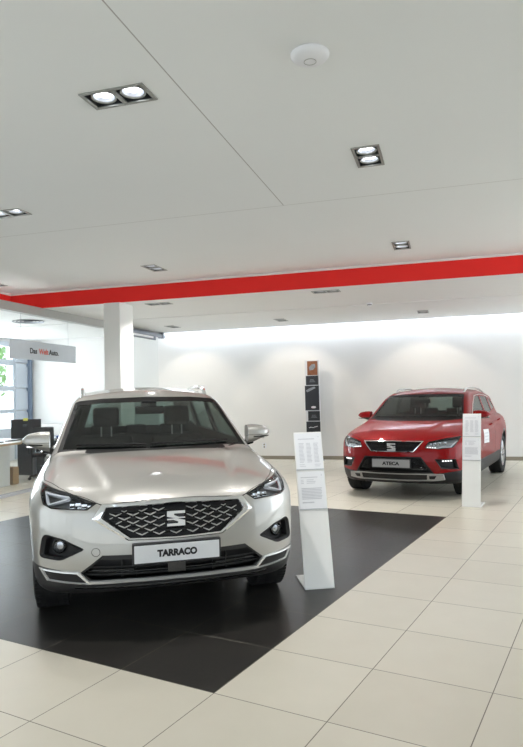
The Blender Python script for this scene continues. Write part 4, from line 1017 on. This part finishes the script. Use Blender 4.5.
# ------------------------------------------------------------------ office furniture
dk = empty('office_desk', (-7.7, 9.0, 0), 0, 'office desk with a wooden edge and white panel behind the glass', 'desk')
def dobj(n, bm, m, p=dk, **k):
    o = obj(n, bm, m, None, **k); o.parent = p; o.matrix_parent_inverse = Matrix.Translation(p.location).inverted(); return o
top = rounded([(-8.3, 7.6), (-7.22, 7.6), (-7.14, 9.40), (-7.38, 9.62), (-7.40, 10.35), (-8.3, 10.35)], .12, 4)
dobj('desk_top', polyprism(top, 'z', .705, .74), M['wood'])
dobj('desk_surface', polyprism(inset(top, .012), 'z', .74, .743), M['desk_white'])
bm = B(); box(bm, -7.33, -7.30, 7.7, 9.25, 0, .705); dobj('front_panel', bm, M['desk_white'])
for x, y in ((-7.5, 10.2), (-8.2, 10.2)):
    bm = B(); box(bm, x - .025, x + .025, y - .025, y + .025, 0, .705); dobj('leg', bm, M['rail'])
bm = B(); box(bm, -8.25, -8.21, 7.7, 10.1, 0, .705); dobj('side_panel', bm, M['desk_white'])
mo = empty('monitor', (-7.49, 9.96, .743), math.radians(8), 'black monitor with a yellow note on top, on the desk', 'monitor')
def mobj(n, bm, m, p, **k): return obj(n, bm, m, p, **k)
bm = B(); box(bm, -.085, .085, -.09, .09, 0, .012, bev=.004); obj('stand_base', bm, M['screen'], mo)
bm = B(); box(bm, -.03, .03, -.01, .03, .01, .20); obj('stand_neck', bm, M['screen'], mo)
bm = B(); box(bm, -.29, .29, -.035, .01, .015, .375, bev=.008); sc = obj('screen_panel', bm, M['screen'], mo)
bm = B(); box(bm, -.28, .28, -.037, -.034, .03, .365); obj('screen_face', bm, M['chair_black'], sc)
bm = B(); lathe(bm, [(.022, -.0385), (.026, -.0385), (.026, -.0365), (.022, -.0365)], (-.02, 0, .26), 'y', 20, closed=True); lathe(bm, [(.012, -.0385), (.015, -.0385), (.015, -.0365), (.012, -.0365)], (.025, 0, .27), 'y', 20, closed=True); obj('logo', bm, M['rail'], sc)
bm = B(); box(bm, -.04, .05, -.039, -.036, .345, .395); yn = obj('sticky_note', bm, M['yellow'], mo); yn['label'] = 'yellow sticky note'
lp = empty('laptop', (-7.58, 9.12, .743), math.radians(70), 'dark laptop lying open at the left end of the desk', 'laptop')
bm = B(); box(bm, -.17, .17, -.12, .12, 0, .018, bev=.004); obj('keyboard_base', bm, M['screen'], lp)
bm = B(); box(bm, -.17, .17, .11, .12, .015, .14, bev=.003); obj('screen_panel', bm, M['screen'], lp)
kb = B(); box(kb, -7.56, -7.46, 9.45, 9.85, .743, .76, bev=.004); ko = obj('keyboard', kb, M['screen']); tag(ko, 'black keyboard on the desk in front of the monitor', 'keyboard')
ch = empty('office_chair', (-7.13, 10.03, 0), math.radians(205), 'black swivel chair beside the office desk', 'chair')
bm = B(); box(bm, -.22, .22, -.22, .22, .43, .50, bev=.03, seg=3); obj('seat', bm, M['chair_black'], ch, True)
bm = B(); box(bm, -.19, .19, .22, .27, .58, .98, rot=(-.12, 0, 0), bev=.03, seg=3); obj('backrest', bm, M['chair_black'], ch, True)
bm = B(); tube(bm, [(0, .18, .44), (0, .29, .48), (0, .30, .70)], .02, 8); obj('back_bracket', bm, M['chair_black'], ch, True)
for s in (-1, 1):
    bm = B(); tube(bm, [(s * .24, 0, .46), (s * .30, 0, .48), (s * .30, .02, .66)], .014, 8); box(bm, s * .30 - .03, s * .30 + .03, -.13, .14, .655, .685, bev=.012); obj('armrest', bm, M['chair_black'], ch, True)
bm = B(); tube(bm, [(0, 0, .12), (0, 0, .44)], [.03, .022], 12); obj('gas_column', bm, M['satin'], ch, True)
bm = B()
for k in range(5):
    a = 2 * math.pi * k / 5; tube(bm, [(0, 0, .11), (.29 * math.cos(a), .29 * math.sin(a), .07)], [.03, .018], 8)
bs = obj('star_base', bm, M['chair_black'], ch, True)
for k in range(5):
    a = 2 * math.pi * k / 5; bm = B(); tube(bm, [(.29 * math.cos(a) - .02 * math.sin(a), .29 * math.sin(a) + .02 * math.cos(a), .029), (.29 * math.cos(a) + .02 * math.sin(a), .29 * math.sin(a) - .02 * math.cos(a), .029)], .028, 12); obj('caster', bm, M['chair_black'], bs, True)
bm = B(); box(bm, -7.48, -7.31, 9.34, 9.50, 0, .30, bev=.004); cb = obj('cardboard_box', bm, M['cardboard']); tag(cb, 'brown cardboard box standing on the floor under the desk', 'box')
bm = B(); box(bm, -7.43, -7.39, 9.335, 9.338, 0.0, .30); obj('packing_tape', bm, M['wood'], cb)
dc = empty('drawer_cabinet', (-7.55, 10.78, 0), 0, 'dark drawer cabinet on the office floor behind the swivel chair', 'cabinet')
bm = B(); box(bm, -.62, .58, -.2, .2, 0, .68, bev=.006); obj('carcass', bm, M['screen'], dc)
for k in range(3):
    bm = B(); box(bm, -.60, .56, -.215, -.2, .03 + k * .215, .235 + k * .215, bev=.004); dr = obj('drawer', bm, M['chair_black'], dc); bm = B(); tube(bm, [(-.08, -.225, .19 + k * .215), (.08, -.225, .19 + k * .215)], .007, 8); obj('handle', bm, M['rail'], dr)
sb_ = empty('sideboard', (-9.0, 13.5, 0), 0, 'low grey sideboard against the back wall of the office', 'cabinet')
bm = B(); box(bm, -.75, .8, -.2, .2, .03, .88, bev=.006); obj('carcass', bm, M['cab'], sb_)
for k in range(3):
    bm = B(); x = -.72 + k * .51; box(bm, x, x + .5, -.215, -.2, .06, .85, bev=.004); dr = obj('door', bm, M['cab'], sb_); bm = B(); tube(bm, [(x + .44, -.23, .42), (x + .44, -.23, .54)], .008, 8); obj('handle', bm, M['satin'], dr)
tb = empty('side_table', (-8.35, 12.0, 0), 0, 'small low table in the office beyond the swivel chair', 'table')
bm = B(); box(bm, -.35, .35, -.3, .3, .49, .52, bev=.006); obj('table_top', bm, M['wood'], tb)
for x in (-.3, .3):
    for y in (-.25, .25): bm = B(); box(bm, x - .02, x + .02, y - .02, y + .02, 0, .49); obj('leg', bm, M['rail'], tb)
bm = B(); box(bm, -8.47, -8.20, 11.88, 12.08, .52, .62, bev=.01); o = obj('storage_box', bm, M['cardboard']); tag(o, 'tan box on the low office table', 'box'); bm = B(); box(bm, -8.475, -8.195, 11.875, 12.085, .60, .625, bev=.004); obj('lid', bm, M['cardboard'], o)
bm = B(); box(bm, -8.42, -8.16, 11.86, 12.05, .626, .68, bev=.004); o = obj('ring_binder', bm, M['blue']); tag(o, 'blue binder lying on the tan box in the office', 'binder'); bm = B(); box(bm, -8.41, -8.165, 11.858, 11.862, .632, .674); obj('page_block', bm, M['paper'], o)
# office ceiling air outlet and light
bm = B()
for k in range(4):
    r = .30 - k * .07; lathe(bm, [(r, -.012), (r - .02, -.004), (r - .03, .0), (r - .01, 0)], (0, 0, 0), 'z', 32, closed=True)
lathe(bm, [(.001, -.01), (.05, -.01), (.05, 0), (.001, 0)], (0, 0, 0), 'z', 20)
av = obj('air_outlet', bm, M['rail'], None, True); av.location = (-7.75, 10.4, HS); tag(av, 'round ringed air outlet in the office ceiling behind the sign', 'air outlet')

# ------------------------------------------------------------------ outside: forecourt, a tree and bushes beyond the office window
bm = B(); box(bm, -60, 60, -60, 60, -.35, -.152); struct('ground', bm, M['asphalt'])
def tree(loc, R, H, label, name='tree'):
    r = empty(name, loc, 0, label, 'tree' if name == 'tree' else 'bush')
    bm = B(); tube(bm, [(0, 0, 0), (.05, .02, H * .5), (0, .05, H)], [.14, .10, .06], 10)
    for k in range(5):
        a = k * 1.3; tube(bm, [(0, 0, H * .6), (R * .5 * math.cos(a), R * .5 * math.sin(a), H * 1.0)], [.05, .02], 6)
    obj('trunk', bm, M['bark'], r, True)
    bm = B(); rnd = random.Random(7)
    for k in range(900):
        a, c, q = rnd.uniform(0, 6.28), rnd.uniform(-1, 1), rnd.random() ** .35; s = math.sqrt(1 - c * c)
        p = Vector((R * q * s * math.cos(a), R * q * s * math.sin(a), H + R * .8 * q * c)); m = Matrix.Translation(p) @ Euler((rnd.uniform(0, 6), rnd.uniform(0, 6), rnd.uniform(0, 6))).to_matrix().to_4x4()
        l = .16; bm.faces.new([bm.verts.new(m @ Vector(v)) for v in ((-l, 0, 0), (0, -l * .45, .03), (l, 0, 0), (0, l * .45, .03))])
    obj('foliage', bm, M['leaf'], r); return r
tree((-19.5, 23.0, -.15), 2.0, 3.4, 'green tree outside the office window')

# ------------------------------------------------------------------ daylight and lamps
w = bpy.data.worlds.new('sky'); SC.world = w; w.use_nodes = True; nt = w.node_tree; bg = nt.nodes['Background']
bg.inputs[0].default_value = (.86, .93, 1., 1); bg.inputs[1].default_value = 1.2
def light(name, kind, loc, energy, col, **k):
    l = bpy.data.lights.new(name, kind); l.energy = energy; l.color = col
    for a, v in k.items(): setattr(l, a, v)
    o = bpy.data.objects.new(name, l); COL.objects.link(o); o.location = loc; return o
def aim(o, p): o.rotation_euler = (Vector(p) - o.location).to_track_quat('-Z', 'Y').to_euler()
for x, y, o, z, lab in DL:
    if y > 11.2:
        l = light('wall_washer', 'SPOT', (x, y, z - .03), 30, (1., .90, .76), spot_size=math.radians(84), spot_blend=.35, shadow_soft_size=.04); aim(l, (x, YB, .95))
    else:
        l = light('downlight_beam', 'SPOT', (x, y, z - .02), 45 if (x, y) == (-.525, 4.835) else 88, (1., .97, .945), spot_size=math.radians(130), spot_blend=1., shadow_soft_size=.06); aim(l, (x, y, 0))
for nm, loc, tgt, sx, sy, e in (('daylight_side', (-6.62, -.6, 1.3), (0, -.6, 1.3), 7.0, 2.3, 60), ('daylight_left', (XL - .15, 11., 1.7), (0, 11., 1.5), 4.6, 2.4, 160), ('daylight_right', (XR + .12, 10.4, 1.6), (0, 10.4, 1.6), 6.2, 2.7, 105)):
    l = light(nm, 'AREA', loc, e, (.93, .97, 1.), shape='RECTANGLE', size=sx, size_y=sy); aim(l, tgt)

sun = light('sun', 'SUN', (0, 30, 30), 7., (1., .96, .9), angle=.01); sun.rotation_euler = Vector((0., -1., -1.15)).to_track_quat('-Z', 'Y').to_euler()   # high behind the building, lights the forecourts

# ------------------------------------------------------------------ camera
cd = bpy.data.cameras.new('camera'); cam = bpy.data.objects.new('camera', cd); COL.objects.link(cam); SC.camera = cam
cd.sensor_fit = 'VERTICAL'; cd.sensor_height = 36.; cd.lens = 629.4 / 747 * 36.; cd.clip_start = .05; cd.clip_end = 300
phi, pitch, roll = math.radians(16.4), .035, -.0244
r = Vector((math.cos(phi), math.sin(phi), 0)); fw = Vector((-math.sin(phi), math.cos(phi), 0)); up = Vector((0, 0, 1))
F = fw * math.cos(pitch) + up * math.sin(pitch); U = -fw * math.sin(pitch) + up * math.cos(pitch)
R2 = r * math.cos(roll) + U * math.sin(roll); U2 = -r * math.sin(roll) + U * math.cos(roll)
mw = Matrix((R2, U2, -F)).transposed().to_4x4(); mw.translation = Vector((0, 0, 1.449)); cam.matrix_world = mw
vs = SC.view_settings; vs.view_transform = 'Standard'; vs.look = 'None'; vs.gamma = 1; vs.use_curve_mapping = False; vs.exposure = .80
